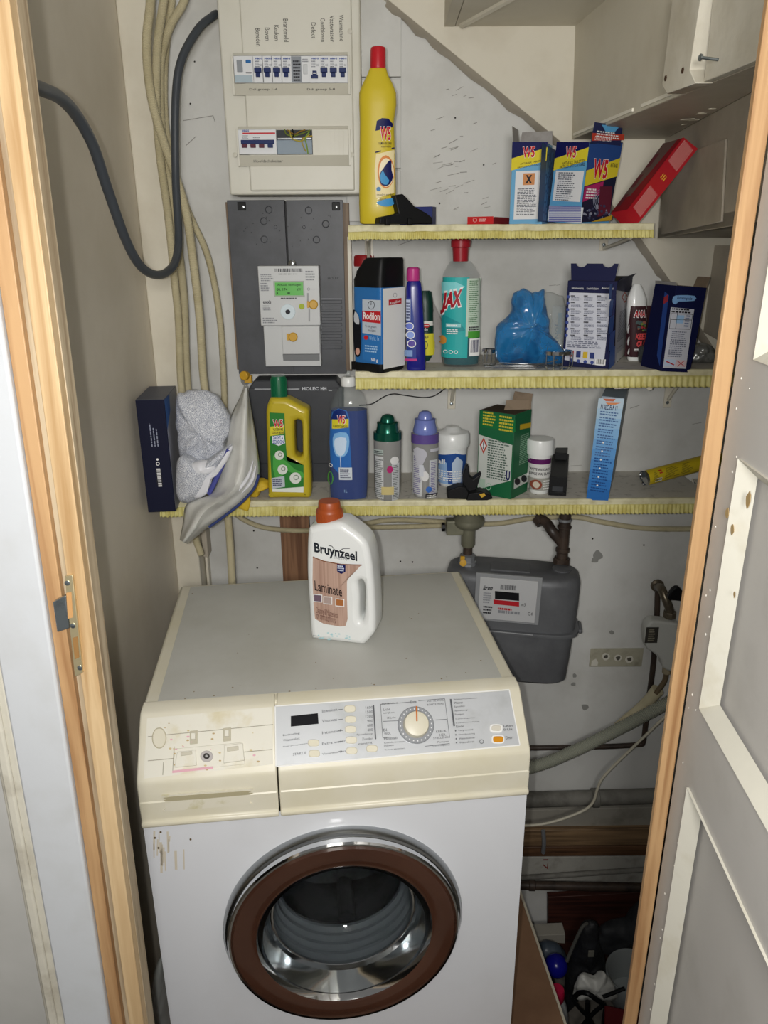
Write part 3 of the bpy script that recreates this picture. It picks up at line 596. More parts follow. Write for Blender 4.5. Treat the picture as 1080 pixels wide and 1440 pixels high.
# ================================================================ SHELVES
MSHELF = mat('cream_shelf_paint', '#cfcaba', .5, col2='#8f8a7c', scale=22, lo=.5, hi=.75, bump=.1)
MSTOP = mat('speckled_shelf_covering', '#c4c0b6', .7, col2='#8f8b81', scale=45, lo=.55, hi=.75)
MLACE = mat('yellow_lace_plastic', '#d2ca84', .5, col2='#b9ac5a', scale=40, lo=.4, hi=.7); MLACE2 = mat('cream_lace_band', '#d2ccaa', .5, col2='#b3ab84', scale=30, lo=.45, hi=.7)
YB, YM, YT = 1.53, 1.50, 1.50
zBS, zMS, zTS = at(600, 704, YB).z, at(750, 522, YM).z, at(700, 316.5, YT).z
def make_shelf(label, xl, xr, Y, z, pitch, ybot, tilt):
    xa, xb = at(xl, ybot, Y).x, at(xr, ybot, Y).x; za = at((xl+xr)/2, ybot, Y).z
    t = thing('wall_shelf', label, 'shelf', (xa, Y, z), (0, 0, 0), 'lace-edged wall shelves')
    L = xb-xa; H = z-za
    b = B(); b.box((0, .004, -.018), (L, WB-Y-.001, -.0004), MSHELF); b.obj('shelf_board', t, bev=.001)
    b = B(); b.box((0, .006, -.0004), (L, WB-Y-.001, 0), MSTOP); b.obj('shelf_covering', t)
    b = B(); n = int(L/.004); P = []
    h1 = -.0105
    for r_, (dz, dy) in enumerate(((.0012, .008), (.0015, -.001), (0, -.0022), (h1*.5, -.0016), (h1, -.003))):
        P.append([(L*i/n, dy+.0006*noise.noise(V((i*.31, r_, z*9))), dz+.0008*noise.noise(V((i*.13, 3, z*9)))) for i in range(n+1)])
    b.add([q for r in P for q in r], [(r*(n+1)+i, r*(n+1)+i+1, (r+1)*(n+1)+i+1, (r+1)*(n+1)+i) for r in range(4) for i in range(n)], MLACE2); b.obj('lace_band', t, 60)
    b = B(); n = int(L/pitch)*8; P = []; hb = -H
    for r_ in range(6):
        u = r_/5; row = []
        for i in range(n+1):
            ph = i/8*2*math.pi; a = noise.noise(V((i*.021, z*7, 1)))*.5+.8
            s_ = math.sin(ph+.6*noise.noise(V((i*.05, 2, z)))); fl = .0022*a*(u*.8+.3)
            row.append((L*i/n, -.003-.003*u+fl*s_, h1+.0004+(hb-h1)*u+(.0016*abs(math.sin(ph/2)) if r_ == 5 else 0)+.0008*noise.noise(V((i*.03, 5, z)))))
        P.append(row)
    b.add([q for r in P for q in r], [(r*(n+1)+i, r*(n+1)+i+1, (r+1)*(n+1)+i+1, (r+1)*(n+1)+i) for r in range(5) for i in range(n)], MLACE)
    sk = b.obj('lace_skirt', t, 60); sk.modifiers.new('thick', 'SOLIDIFY').thickness = .0006
    return t, xa, L
def bracket(t, xw, z, s0, s1, xa, drop=.09):       # painted iron bracket: upright on wall + arm under shelf
    x = xw-xa; D = WB-t.location.y-.002; b = B()
    b.box((x-.009, D-.004, -.019-drop), (x+.009, D, -.019), MCREAM); b.box((x-.008, .02, -.023), (x+.008, D, -.0185), MCREAM)
    b.tube(catmull([(x, .05, -.023), (x, D*.6, -.035), (x, D-.006, -.02-drop*.8)], 5), .004, MCREAM, 8); o = b.obj('bracket', t, bev=.001)
    b = B(); b.lathe([(.004, 0), (.003, .0015), (.0001, .002)], MSTEEL, (x, D-.004, -.019-drop+.012), (0, -1, 0), 10); b.obj('screw', o)
tsh, xa, L = make_shelf('topmost and shortest wall shelf, with yellow lace edging, carrying the carton boxes', 490, 917, YT, zTS, .0075, 337, 0)
bracket(tsh, at(855, 350, 1.7).x, 0, 0, 0, xa, .03)
bracket(tsh, at(519, 380, 1.7).x, 0, 0, 0, xa, .11)
msh, xa, L = make_shelf('middle wall shelf with coarse yellow lace edging, holding the blue bag', 500, 1030, YM, zMS, .0115, 546, 0)
bracket(msh, at(938, 600, 1.72).x, 0, 0, 0, xa, .105); bracket(msh, at(635, 600, 1.72).x, 0, 0, 0, xa, .105)
b = B(); q = [(855, 541), (918, 539), (917, 548), (912, 549), (908, 545), (865, 547)]; b.prism([at(x, y, YM+.012)-V((xa, YM, zMS)) for x, y in q], (0, .003, 0), MCREAM); b.obj('bracket_plate', msh)
bsh, xa, L = make_shelf('lowest and longest wall shelf with yellow lace edging, above the gas meter', 226, 1000, YB, zBS, .0088, 724, 0)
bracket(bsh, at(975, 760, 1.7).x, 0, 0, 0, xa, .02)
# left upright supporting the upper shelves
sp = thing('shelf_upright', 'narrow cream painted upright strip beside the meter board under the top shelf', 'upright', (at(493, 430, 1.70).x, 1.70, 0))
b = B(); b.box((-.004, 0, at(493, 500, 1.7).z-.03), (.004, .035, at(493, 340, 1.7).z+.01), MCREAM); b.obj('strip', sp)
random.seed(8)
f = Face(bsh, (0, 0, .0001), (1, 0, 0), (0, 1, 0))
for i in range(90): u, w_ = random.uniform(.15, .9), random.uniform(.01, .19); r = random.uniform(.0006, .003); f.b.add([f.mp(u+r*math.cos(k), w_+r*.5*math.sin(k)) for k in range(5)], [tuple(range(5))], p('#3d3a35', .9))
f.done('crumbs')['kind'] = 'stuff'

# ================================================================ FUSE BOX
YF = 1.645
MFB = mat('fuse_box_plastic', '#d3d1c5', .42, col2='#c8c5b6', scale=5, lo=.45, hi=.75); MFB2 = mat('fuse_box_recess', '#c3c0b2', .45); MMCB = mat('breaker_grey', '#d9dbdd', .4); MTOG = p('#23305f', .35)
fo = at(417, 274, YF); fb = thing('fuse_box', 'large ivory fuse box with two rows of breakers on the wall', 'fuse box', (fo.x, YF, fo.z))
ff = Face(fb, (0, 0, 0), (1, 0, 0), (0, 0, 1), gap=.0004)
def fbx(name, x0, y0, x1, y1, d0, d1, mm, par=None, bev=.0008, F_=None, root=None):   # block in front of a face: depth d0 (back) to d1 (front, towards the room)
    F_ = F_ or ff; (a, b_), (c, d) = F_.uv(x0, y1), F_.uv(x1, y0)
    b = B(); oy = F_.o.y if F_.root is not fb else 0; b.box((a, oy-d1, b_), (c, oy-d0, d), mm); return b.obj(name, par or root or fb, bev=bev)
(x0, z0), (x1, z1) = ff.uv(323, 274), ff.uv(505, -60)
b = B(); b.box((x0, .003, z0), (x1, WB-YF-.001, z1), MFB); b.obj('housing', fb, bev=.004, seg=3)
fbx('front_cover', 333, 268, 499, -60, -.003, .004, MFB, bev=.003)
def well(xa_, ya, xb_, yb, ledge):         # recess drawn as four bevelled strips standing proud + sloped lower ledge
    (a, b_), (c, d) = ff.uv(xa_, yb), ff.uv(xb_, ya); (_, e) = ff.uv(xa_, ledge)
    b = B(); t = .004
    for q in (((a-.004, -.010, e), (a, -.004, d)), ((c, -.010, e), (c+.004, -.004, d))): b.box(q[0], q[1], MFB)
    b.prism([(a, -.004, b_), (a, -.014, b_-.001), (a, -.006, e), (a, -.004, e)], (c-a, 0, 0), MFB2)
    b.prism([(a, -.004, d), (a, -.010, d), (a, -.004, d+.006)], (c-a, 0, 0), MFB); b.obj('breaker_bezel', fb, bev=.0005)
well(331, 79, 489, 119, 135); well(338, 182, 490, 219, 234.5)
def breaker(xa_, xb_, y0, y1, down=False):
    t = fbx('circuit_breaker', xa_+.3, y0, xb_-.3, y1, .004, .010, MMCB, bev=.0004)
    w_ = xb_-xa_; cx = (xa_+xb_)/2
    if not down:
        fbx('toggle', cx-w_*.36, 97, cx+w_*.36, 104, .010, .0155, MTOG, t); fbx('toggle_tip', cx-w_*.22, 104, cx+w_*.22, 110, .010, .0135, MTOG, t)
    else:
        fbx('toggle', cx-w_*.36, 107, cx+w_*.36, 112, .010, .0145, MTOG, t); fbx('toggle_tip', cx-w_*.22, 101, cx+w_*.22, 107, .010, .012, MTOG, t); fbx('toggle_window', cx-w_*.15, 104, cx+w_*.15, 105.5, .012, .0125, WHITE, t, 0)
    t['label'] = 'breaker switched off' if down else ''
    if not down: del t['label']
    f = Face(fb, (0, -.0102, 0), (1, 0, 0), (0, 0, 1)); f.text('HBS-S', cx-w_*.4, 81, cx+w_*.38, 83.6, p('#2b4a94'), .04)
    f.micro(cx-w_*.38, 85, cx+w_*.05, 95, 4, p('#6a6e78')); f.text('CE', cx+w_*.1, 90, cx+w_*.38, 93, p('#6a6e78')); f.b.obj('breaker_print', t, 0)
for k in range(4): breaker(357.5+k*13.1, 357.5+(k+1)*13.1, 80, 118)
for k in range(4): breaker(436.5+k*13.1, 436.5+(k+1)*13.1, 80, 118, k == 0)
t = fbx('earth_leakage_switch', 331.5, 80, 357, 118, .004, .010, MMCB); lbl(t, 'two-module switch with a blue test button')
fbx('test_button', 347, 86, 354, 90.5, .010, .0125, p('#2f6aa8'), t); fbx('toggle', 335, 86, 342, 103, .010, .012, p('#8f9499'), t); fbx('lower_panel', 332, 107, 356, 117.5, .010, .0105, p('#a9b9c2'), t, 0); fbx('test_slot', 347, 103, 355, 104.6, .010, .0104, INK, t, 0)
t = fbx('earth_leakage_switch', 411, 80, 436, 118, .004, .010, MMCB); fbx('grey_panel', 411.5, 81, 424, 117, .010, .0106, p('#8d9298'), t, 0); fbx('toggle', 427, 92, 433, 106, .010, .012, p('#c9ccce'), t)
f = Face(fb, (0, -.0107, 0), (1, 0, 0), (0, 0, 1)); f.micro(413, 84, 423, 115, 7, INK); f.micro(425, 82, 435, 88, 2, GREY); f.b.obj('switch_print', t, 0)
# main switch, open gap with wires, blanking strips
t = fbx('main_switch', 338, 183, 389, 218, .004, .012, MMCB); fbx('toggle_bar', 341, 198, 387, 204, .012, .018, MTOG, t)
for k in range(4): fbx('toggle', 342+k*12, 203, 349+k*12, 209, .012, .0165, p('#5a2a3a') if k in (0, 1, 2) else MTOG, t)
f = Face(fb, (0, -.0123, 0), (1, 0, 0), (0, 0, 1)); f.rect(341, 186.5, 387, 188.5, p('#c04048')); f.text('HBS-S', 341, 182.5, 350, 185.5, p('#2b4a94'), .04); f.micro(341, 190, 350, 196, 3, GREY); f.micro(356, 192, 366, 197, 2, GREY); f.b.obj('switch_print', t, 0)
fbx('gap_back', 390.5, 183, 440, 218, .0042, .0048, p('#3d4043', .6), bev=0); fbx('din_rail', 391, 197, 439, 217, .0048, .006, p('#8d9aa6', .4)); fbx('rail_lip', 391, 194, 439, 197.5, .0048, .009, MCHR2)
random.seed(9)
for pts, c_ in (([(401, 183), (404, 190), (414, 192), (428, 188), (437, 184)], '#6b7a2e'), ([(408, 184), (412, 196), (425, 199), (436, 190)], '#b0a040'), ([(436, 186), (430, 195), (432, 205), (434, 217)], '#7d9a3a'), ([(405, 184), (415, 190), (422, 186), (430, 184)], '#8a6a2a'), ([(440, 192), (426, 196), (427, 206), (431, 214)], '#a8923a'), ([(412, 183), (414, 190), (412, 195)], '#1d1d1f')):
    b = B(); q = [ff.uv(*a) for a in pts]; b.tube(catmull([(u, -.0105-.002*(i % 2), v) for i, (u, v) in enumerate(q)], 5), .0012, p(c_), 8); b.obj('wire', fb)
for k in range(8): fbx('blanking_strip', 440.5+k*6.2, 182.5, 446.3+k*6.2, 219, .004, .0088, MFB, bev=.0005)
f = Face(fb, (0, -.0043, 0), (1, 0, 0), (0, 0, 1)); FT = p('#4a4844')
for k, (tx, y1) in enumerate((('Beneden', 65), ('Boven', 57), ('Keuken', 57), ('Brandmeld', 59))):
    x = 363+k*13.0; f.text(tx, x-2.6, y1-len(tx)*3.6, x+2.8, y1, FT, rot=-90)
for k, (tx, y1) in enumerate((('Defect', 54), ('Combioven', 59), ('Vaatwasser', 59), ('Wasmachine', 58))):
    x = 441+k*13.1; f.text(tx, x-2.6, y1-len(tx)*3.7, x+2.8, y1, FT, rot=-90)
f.done('circuit_names')
f = Face(fb, (0, -.0125, 0), (1, 0, 0), (0, 0, 1), gap=.0012); f.text('Ddi groep 1-4', 351, 124, 390, 128, FT); f.text('Ddi groep 5-8', 432, 124, 471, 128, FT); f.text('Hoofdschakelaar', 357, 224.5, 398, 228.5, FT); f.done('row_names')
for x, y in ((492, 45), (331, 218), (495, 218)):
    b = B(); u, v_ = ff.uv(x, y); b.lathe([(.0045, .003), (.0045, .0052), (.002, .0056)], MFB2, (u, 0, v_), (0, -1, 0), 14); o = b.obj('cover_screw', fb)

# ================================================================ METER BOARD + METER + SERVICE BOX
YBd = 1.71
MBK = mat('dark_board_plastic', '#4a4c51', .45, col2='#3a3c40', scale=14, lo=.4, hi=.7); MBK2 = mat('black_plastic', '#0d0e10', .5, spec=.3)
bo = at(410, 525, YBd); mb = thing('meter_board', 'dark grey plastic meter mounting board on the wall under the fuse box', 'meter board', (bo.x, YBd, bo.z))
fm = Face(mb, (0, 0, 0), (1, 0, 0), (0, 0, 1), gap=.0004)
def bx2(F_, root): return lambda name, x0, y0, x1, y1, d0, d1, mm, par=None, bev=.0008: fbx(name, x0, y0, x1, y1, d0, d1, mm, par, bev, F_, root)
m2 = bx2(fm, mb)
m2('board_left_half', 336, 281, 399.5, 526, -.028, 0, MBK); m2('board_right_half', 413, 281, 482, 526, -.028, 0, MBK); m2('cable_groove', 399, 285, 413.5, 526, -.028, -.008, MBK2); m2('lower_web', 399.7, 376, 412.8, 526, -.02, -.0005, MBK)
lbl(m2('backing_strip', 482, 285, 490.5, 522, -.028, -.001, wood('chipboard_edge', '#5b4a3a', '#84705a')), 'brown chipboard backing strip')
m2('backing_strip', 333, 284, 336, 520, -.028, -.003, wood('chipboard_edge', '#5b4a3a', '#84705a'))
for x, y in ((378, 295), (371, 311), (371.5, 336.5), (434, 296), (458, 315), (445, 337), (387.5, 319), (427.5, 319.5)):
    r = 5.6 if (x, y) not in ((387.5, 319), (427.5, 319.5)) else 2.5; b = B(); u, v_ = fm.uv(x, y); r *= .00138; b.lathe([(r, 0), (r, .0012), (r*.8, .0018), (r*.75, .0008), (.0001, .0008)], MBK, (u, 0, v_), (0, -1, 0), 20); b.obj('knockout', mb)
for x in (334.5, 467): t = m2('corner_lug', x, 284, x+11, 296, 0, .002, MBK2); 
for x in (342, 473):
    b = B(); u, v_ = fm.uv(x, 291); b.lathe([(.003, .002), (.003, .004), (.001, .0045)], MCHR2, (u, 0, v_), (0, -1, 0), 10); b.obj('screw', mb)
b = B()
for i in range(26):
    x, y = random.uniform(342, 478), random.uniform(300, 350); u, v_ = fm.uv(x, y); b.lathe([(.0009, .0), (.0007, .0003)], MBK2, (u, 0, v_), (0, -1, 0), 6)
b.obj('pin_holes', mb)['kind'] = 'stuff'
for k in range(9): m2('rib', 452, 422+k*8, 481, 427+k*8, 0, .002, MBK)
f = Face(mb, (0, -.0005, 0), (1, 0, 0), (0, 0, 1)); f.text('HOLEC', 461, 389.5, 477, 393, p('#1b1c1e')); f.line(452, 420, 481, 420, 1, p('#8b8d92')); f.line(452, 422, 452, 494, .8, p('#8b8d92')); f.done('board_print')
YM_ = 1.665; mo = at(411, 516, YM_)
em = thing('electricity_meter', 'pale grey digital electricity meter with green display on the dark board', 'electricity meter', (mo.x, YM_, mo.z))
fe = Face(em, (0, 0, 0), (1, 0, 0), (0, 0, 1), gap=.0004); e2 = bx2(fe, em)
MMET = mat('meter_grey_plastic', '#c6c8c8', .38)
e2('housing', 367, 373.5, 448, 458, -.0425, 0, MMET, None, .0015); e2('terminal_cover', 373, 458, 449.5, 516, -.0425, -.006, MMET, None, .0015); 
e2('cover_block', 398, 458.5, 449, 498, -.006, .001, MMET, None, .001); b = B(); (a_, b_), (c_, d_) = fe.uv(398, 508), fe.uv(449, 498); b.prism([(a_, -.001, d_), (a_, .006, b_), (a_, .006, d_)], (c_-a_, 0, 0), p('#8d8f91')); b.obj('sloped_ledge', em)
e2('seam_strip', 368, 457.3, 448, 458.4, 0, .0004, p('#9a9c9d'), None, 0)
t = e2('display_frame', 385.5, 395, 427.5, 417.5, 0, .0012, p('#a9b3a5')); t = e2('display', 387.5, 397, 426, 415.5, .0012, .0014, mat('lcd_green', '#5fae52', .25, emis=.12), t, 0)
f = Face(em, (0, -.0016, 0), (1, 0, 0), (0, 0, 1)); LK = p('#1e3a22'); f.text('Actueel vermogen', 390, 399, 423, 403, LK, .01); f.text('00. 174', 389, 405, 404, 409, LK, .02); f.text('kW', 418, 405, 423, 409, LK); f.micro(389, 411, 424, 413, 1, LK, .9, 1.5); f.b.obj('display_print', t, 0)
f = Face(em, (0, 0, 0), (1, 0, 0), (0, 0, 1)); f.bars(384, 377, 428, 384, INK, n=34); f.text('E0031 000 2014 19 14', 392, 384.5, 418, 386.5, INK)
f.micro(367, 385, 384, 396, 4, GREY); f.micro(367, 397, 379, 410, 4, GREY); f.micro(430, 380, 444, 395, 4, GREY); f.micro(395, 418, 421, 420.5, 1, INK); f.text('enexis', 370, 422, 381, 427, INK, .02); f.micro(370, 429, 381, 437, 3, GREY); f.micro(370, 446, 390, 455, 3, GREY); f.ring(434, 406.5, 2, .6, GREY); f.line(436, 406.5, 446, 406.5, .5, GREY); f.line(433, 412, 433, 426, 2.4, p('#9a9c9e')); f.line(435, 435, 435, 452, 2.4, p('#9a9c9e')); f.done('meter_print')
def disc3(name, F_, root, x, y, rr, d0, d1, mm, par=None):
    u, v_ = F_.uv(x, y); b = B(); b.lathe([(rr, d0), (rr, d1-.0006), (rr-.0006, d1), (.0001, d1)], mm, F_.o+F_.U*u+F_.W*v_, F_.N, 24); return b.obj(name, par or root)
t = disc3('optical_port', fe, em, 405, 438.5, .0158, 0, .003, p('#d5e2e8', .3)); disc3('port_core', fe, em, 405, 438.5, .005, .003, .0036, INK, t); lbl(disc3('button', fe, em, 424.3, 431, .0058, 0, .002, p('#a9b93a')), 'yellow-green button')
MSEAL = mat('yellow_seal_plastic', '#c99b2c', .4)
for x, y, d in ((441, 428, 0), (412.5, 473.5, .001)):
    b = B(); u, v_ = fe.uv(x, y); b.lathe([(.0095, d+.001), (.0098, d+.006), (.008, d+.0075), (.0001, d+.0075)], MSEAL, (u, 0, v_), (0, -1, 0), 16); b.box((u-.0135, -d-.005, v_-.007), (u-.009, -d, v_+.007), MSEAL); lbl(b.obj('seal', em, bev=.0004), 'yellow tamper seal')
b = B(); u, v_ = fe.uv(410, 371); b.lathe([(.008, -.02), (.008, -.01), (.0045, -.008), (.0001, -.0075)], MCHR2, (u, 0, v_), (0, -1, 0), 14); b.obj('top_screw', em)
YH = 1.67; ho = at(416, 640, YH)
sb = thing('service_fuse_box', 'black service cut-out box below the electricity meter, lettered on its lid', 'fuse box', (ho.x, YH, 0))
fh = Face(sb, (0, 0, 0), (1, 0, 0), (0, 0, 1), gap=.0005)
q = [fh.uv(*a) for a in ((350, 690), (350, 546), (357, 535), (472, 534), (482, 546), (483, 690))]; MBH = mat('charcoal_plastic', '#3c3e42', .4, col2='#313337', scale=10)
b = B(); b.prism([(x, 0, z) for x, z in q], (0, WB-YH-.001, 0), MBH); b.obj('box_body', sb, bev=.003)
t = fbx('lid_panel', 357, 545, 476, 652, .0, .003, MBH, None, .002, fh, sb)
fh2 = Face(sb, (0, -.0032, 0), (1, 0, 0), (0, 0, 1), gap=.0004); PL = p('#c9ccd0'); fh2.text('HOLEC', 425, 544, 448, 549, PL, .03); fh2.text('HH', 451, 544, 459, 549, PL, .05)
for a in ((358, 547, 421, 547), (462, 549, 467, 549)): fh2.line(*a, 1.1, PL)
fh2.done('lid_lettering')
b = B(); p0 = at(346, 528, 1.69); b.lathe([(.010, 0), (.0105, .012), (.008, .014), (.0001, .014)], MSEAL, p0, (-.3, -1, .1), 14); b.box((p0.x-.004, p0.y-.004, p0.z-.016), (p0.x+.012, p0.y+.01, p0.z), MSEAL)
o = b.obj('tamper_seal', None, bev=.0008); tag(o, 'yellow plastic tamper seal at the corner of the black service box', 'seal')
# ================================================================ CABLES AND PIPES
MCOND = mat('beige_conduit', '#c4bb9c', .42, col2='#b5ab8a', scale=20, lo=.45, hi=.75); MCAB = mat('dark_grey_cable', '#3d4248', .4)
def ringed(b, pts, r, mm, pitch=.0022, amp=.0005, n=10):       # corrugated tube
    q = catmull(pts, 10); L = [0]
    for i in range(1, len(q)): L.append(L[-1]+(q[i]-q[i-1]).length)
    N = int(L[-1]/pitch)*2; o = []; j = 0
    for i in range(N+1):
        s_ = L[-1]*i/N
        while j < len(L)-2 and L[j+1] < s_: j += 1
        o.append(q[j].lerp(q[j+1], (s_-L[j])/max(L[j+1]-L[j], 1e-9)))
    return b.tube(o, [r+(amp if i % 2 else -amp) for i in range(len(o))], mm, n)
def cable(name, label, cat, pts, Y, r, mm, rib=False, group=None, kink=None):
    P = [at(a[0], a[1], a[2] if len(a) > 2 else Y) for a in pts]; b = B()
    if rib: ringed(b, P, r, mm, *(kink or (.0022, .0005)))
    else: b.tube(catmull(P, 8), r, mm, 12)
    o = b.obj(name, None, 60); return tag(o, label, cat, group)
rc = .0082
cable('conduit', 'leftmost ribbed beige conduit, crossing over the others down the left corner', 'conduit', [(214, -20), (211, 10), (206, 65), (212, 132), (227, 190), (246, 245), (262, 300), (272, 370), (281, 450), (286, 530), (296, 590), (312, 660), (322, 745), (327, 830)], 1.60, rc, MCOND, True, 'beige conduits')
cable('conduit', 'beige conduit behind the others, hugging the cream corner post', 'conduit', [(234, -20), (228, 15), (221, 70), (220, 150), (225, 220), (236, 300), (245, 390), (251, 450), (254, 530), (262, 620), (272, 740), (283, 780)], 1.63, rc*.95, MCOND, True, 'beige conduits')
cable('conduit', 'beige conduit sweeping in from the top right of the bundle', 'conduit', [(266, -20), (256, 8), (240, 35), (229, 70), (225, 110), (228, 190), (238, 260), (250, 340), (259, 420), (262, 510), (268, 600), (276, 700)], 1.66, rc*.95, MCOND, True, 'beige conduits')
cable('conduit', 'thin beige conduit running straight between the bundle and the meter board', 'conduit', [(243, -10, 1.69), (231, 100), (236, 200), (262, 290), (292, 360), (308, 440), (314, 520), (316, 600), (314, 690), (324, 760), (327, 835)], 1.685, rc*.85, MCOND, True, 'beige conduits')
cable('electric_cable', 'thick dark grey electric cable looping from the fuse box to the left wall', 'cable', [(304, 20, 1.68), (298, 24, 1.66), (278, 42, 1.63), (255, 85, 1.60), (247, 140, 1.59), (247, 250, 1.58), (251, 330, 1.55), (247, 366, 1.50), (234, 383, 1.45), (216, 386, 1.38), (196, 372, 1.31), (176, 335, 1.25), (150, 262, 1.17), (131, 205, 1.11), (108, 163, 1.05), (85, 138, .99), (60, 126, .93), (40, 120, .88)], 1.5, .0075, MCAB)
cable('conduit', 'beige conduit drooping under the lowest shelf left of the cleaner bottle', 'conduit', [(325, 718, 1.70), (345, 732), (372, 742), (410, 746), (440, 746), (500, 742), (560, 741), (624, 739)], 1.70, .0062, MCOND, True, 'beige conduits')
cable('conduit', 'slim beige conduit passing behind the gas pipes to the right', 'conduit', [(440, 738), (500, 738), (560, 731), (684, 737), (748, 729), (808, 727), (846, 734), (906, 743), (990, 744)], 1.725, .0065, MCOND, True, 'beige conduits')
cable('wall_wire', 'thin black wire wandering along the wall below the middle shelf', 'wire', [(505, 570, 1.73), (523, 568), (540, 558), (553, 554), (570, 556), (595, 559), (612, 556), (630, 543)], 1.735, .0013, MBK2)
MPIPE_D = mat('dark_painted_pipe', '#43372f', .45, col2='#2b2420', scale=20, lo=.4, hi=.65, bump=.2); MOLIVE = mat('olive_grey_metal', '#7d7c6a', .4, .3, col2='#6c6b5b', scale=15); MGALV = mat('galvanised_nut', '#9fa2a6', .4, .6)
# gas pipe with tee on the right of the meter
def base(x, y, Y): q = at(x, y, Y); return q
q = at(789, 800, 1.64); gp = thing('gas_pipe', 'dark threaded gas pipe with elbow and joints above the right of the gas meter', 'pipe', (q.x, 1.64, q.z))
def lz(x, y, Y=1.64): r_ = at(x, y, Y); return r_-q
b = B(); b.lathe([(.0135, lz(788, 798).z), (.0135, lz(788, 726).z+.01)], MPIPE_D, n=20); b.obj('pipe', gp)
for y0, y1, r in ((798, 784, .020), (776, 770, .0165), (743, 739, .0165), (733, 729, .016)):
    b = B(); z0, z1 = lz(788, y0).z, lz(788, y1).z; b.lathe([(r*.9, z0), (r, z0+.002), (r, z1-.002), (r*.9, z1)], MPIPE_D if r != .016 else MGALV, n=20 if r < .018 else 8); b.obj('pipe_joint', gp)
b = B(); b.tube(catmull([lz(789, 762), lz(777, 748), lz(768, 735, 1.66), lz(756, 728, 1.68)], 6), .012, MPIPE_D, 14); b.tube([lz(762, 736, 1.668), lz(756, 728, 1.68)], .0145, MPIPE_D, 14); b.obj('branch_elbow', gp)
# regulator
q = at(657, 796, 1.63); q = V((q.x, 1.63, q.z)); rg = thing('gas_regulator', 'olive-grey round gas pressure regulator with square side port above the meter', 'regulator', q)
lz = lambda x, y, Y=1.63: at(x, y, Y)-q
b = B(); zz = [lz(658, y).z for y in (741, 737, 733, 729, 724, 718)]; b.lathe([(.015, zz[0]), (.026, zz[0]), (.034, zz[1]), (.0365, zz[2]), (.036, zz[3]), (.028, zz[4]), (.02, zz[5])], MOLIVE, n=36); b.obj('diaphragm_housing', rg)
b = B(); b.lathe([(.014, lz(658, 768).z), (.0165, lz(658, 765).z), (.0165, lz(658, 741).z), (.019, lz(658, 741).z)], MOLIVE, n=20); b.obj('regulator_body', rg)
b = B(); a_, c_ = lz(627, 750), lz(652, 730); b.box((a_.x, -.014, a_.z), (c_.x, .014, c_.z), MOLIVE); b.obj('side_port', rg, bev=.002)
b = B(); a_ = lz(623, 741); b.lathe([(.011, 0), (.011, .007)], MBK2, (a_.x+.004, 0, a_.z), (-1, 0, 0), 8); b.obj('hex_nut', rg)
b = B(); b.lathe([(.011, lz(658, 782).z), (.011, lz(658, 766).z)], MPIPE_D, n=16); b.obj('threaded_pipe', rg)
b = B(); b.lathe([(.018, .0), (.0205, .003), (.0205, .012), (.018, .014), (.0185, .0285), (.012, .031)], MGALV, (0, 0, 0), n=10); b.obj('coupling_nut', rg)
b = B(); a_ = lz(651, 791, 1.605); b.lathe([(.0075, 0), (.008, .006), (.0001, .0065)], MSEAL, a_, (0, -1, .2), 12); b.box((a_.x-.006, a_.y, a_.z+.003), (a_.x+.004, a_.y+.004, a_.z+.015), MSEAL); lbl(b.obj('tamper_seal', rg), 'yellow tamper seal')
# white gas hose stub at the port
# ---- gas meter
MGM = mat('grey_meter_metal', '#6b6d70', .5, .25, col2='#58595c', scale=9, lo=.4, hi=.7, bump=.05, bscale=120)
GY = 1.615; a0 = at(632, 812, GY); a1 = at(808, 830, GY); gx0, gx1 = at(626, 830, GY).x, at(809, 830, GY).x; gw = gx1-gx0
zt_, zb_ = at(700, 817, GY-.05).z, at(790, 941, GY).z; zfl = at(790, 885, GY-.05).z
q = V(((gx0+gx1)/2, GY, 0)); gm = thing('gas_meter', 'dark grey metal gas meter with white counter plate on the wall right of the machine', 'gas meter', (q.x, GY, zb_), (0, math.radians(1.0), math.radians(-10)))
H1_, H2_ = zfl-zb_, zt_-zb_+.012; hw = gw/2
b = B(); b.loft([(H1_+.004, 0, hw*.985, 0, .062), (H1_+.06, 0, hw, 0, .064), (H2_-.018, 0, hw, 0, .064), (H2_-.006, 0, hw*.975, 0, .060), (H2_, 0, hw*.93, 0, .052)], MGM, 56, 3.6); b.obj('upper_case', gm, 40)
b = B(); b.loft([(H1_-.006, 0, hw+.006, 0, .070), (H1_-.001, 0, hw+.007, 0, .071), (H1_+.004, 0, hw+.006, 0, .070)], MGM, 56, 4); b.obj('flange', gm, 40)
b = B(); b.tube([(-hw, -.071, H1_+.003), (0, -.0725, H1_+.003), (hw*.35, -.0725, H1_+.003)], .002, MGALV, 6); b.obj('flange_clip', gm)
b = B(); b.loft([(0, 0, hw*.88, 0, .05), (.008, 0, hw*.93, 0, .058), (H1_*.5, 0, hw*.955, 0, .060), (H1_-.005, 0, hw*.97, 0, .062)], MGM, 56, 3.8); b.obj('lower_case', gm, 40)
b = B(); b.box((-hw*.35, -.03, H2_-.001), (hw*.25, .02, H2_+.004), MGM); b.obj('top_rib', gm, bev=.003)
b = B(); b.lathe([(.022, H2_-.002), (.022, H2_+.003), (.012, H2_+.006)], MGM, (gw*.36, .01, 0), n=20); b.obj('pipe_boss', gm)
b = B(); b.lathe([(.022, H2_-.002), (.022, H2_+.003), (.012, H2_+.004)], MGM, (-gw*.36, .01, 0), n=20); b.obj('pipe_boss', gm)
for x in (0.84,):
    b = B(); b.box((hw+.004, -.03, H1_-.006), (hw+.014, .02, H1_+.005), MGM); b.obj('flange_lug', gm, bev=.004)
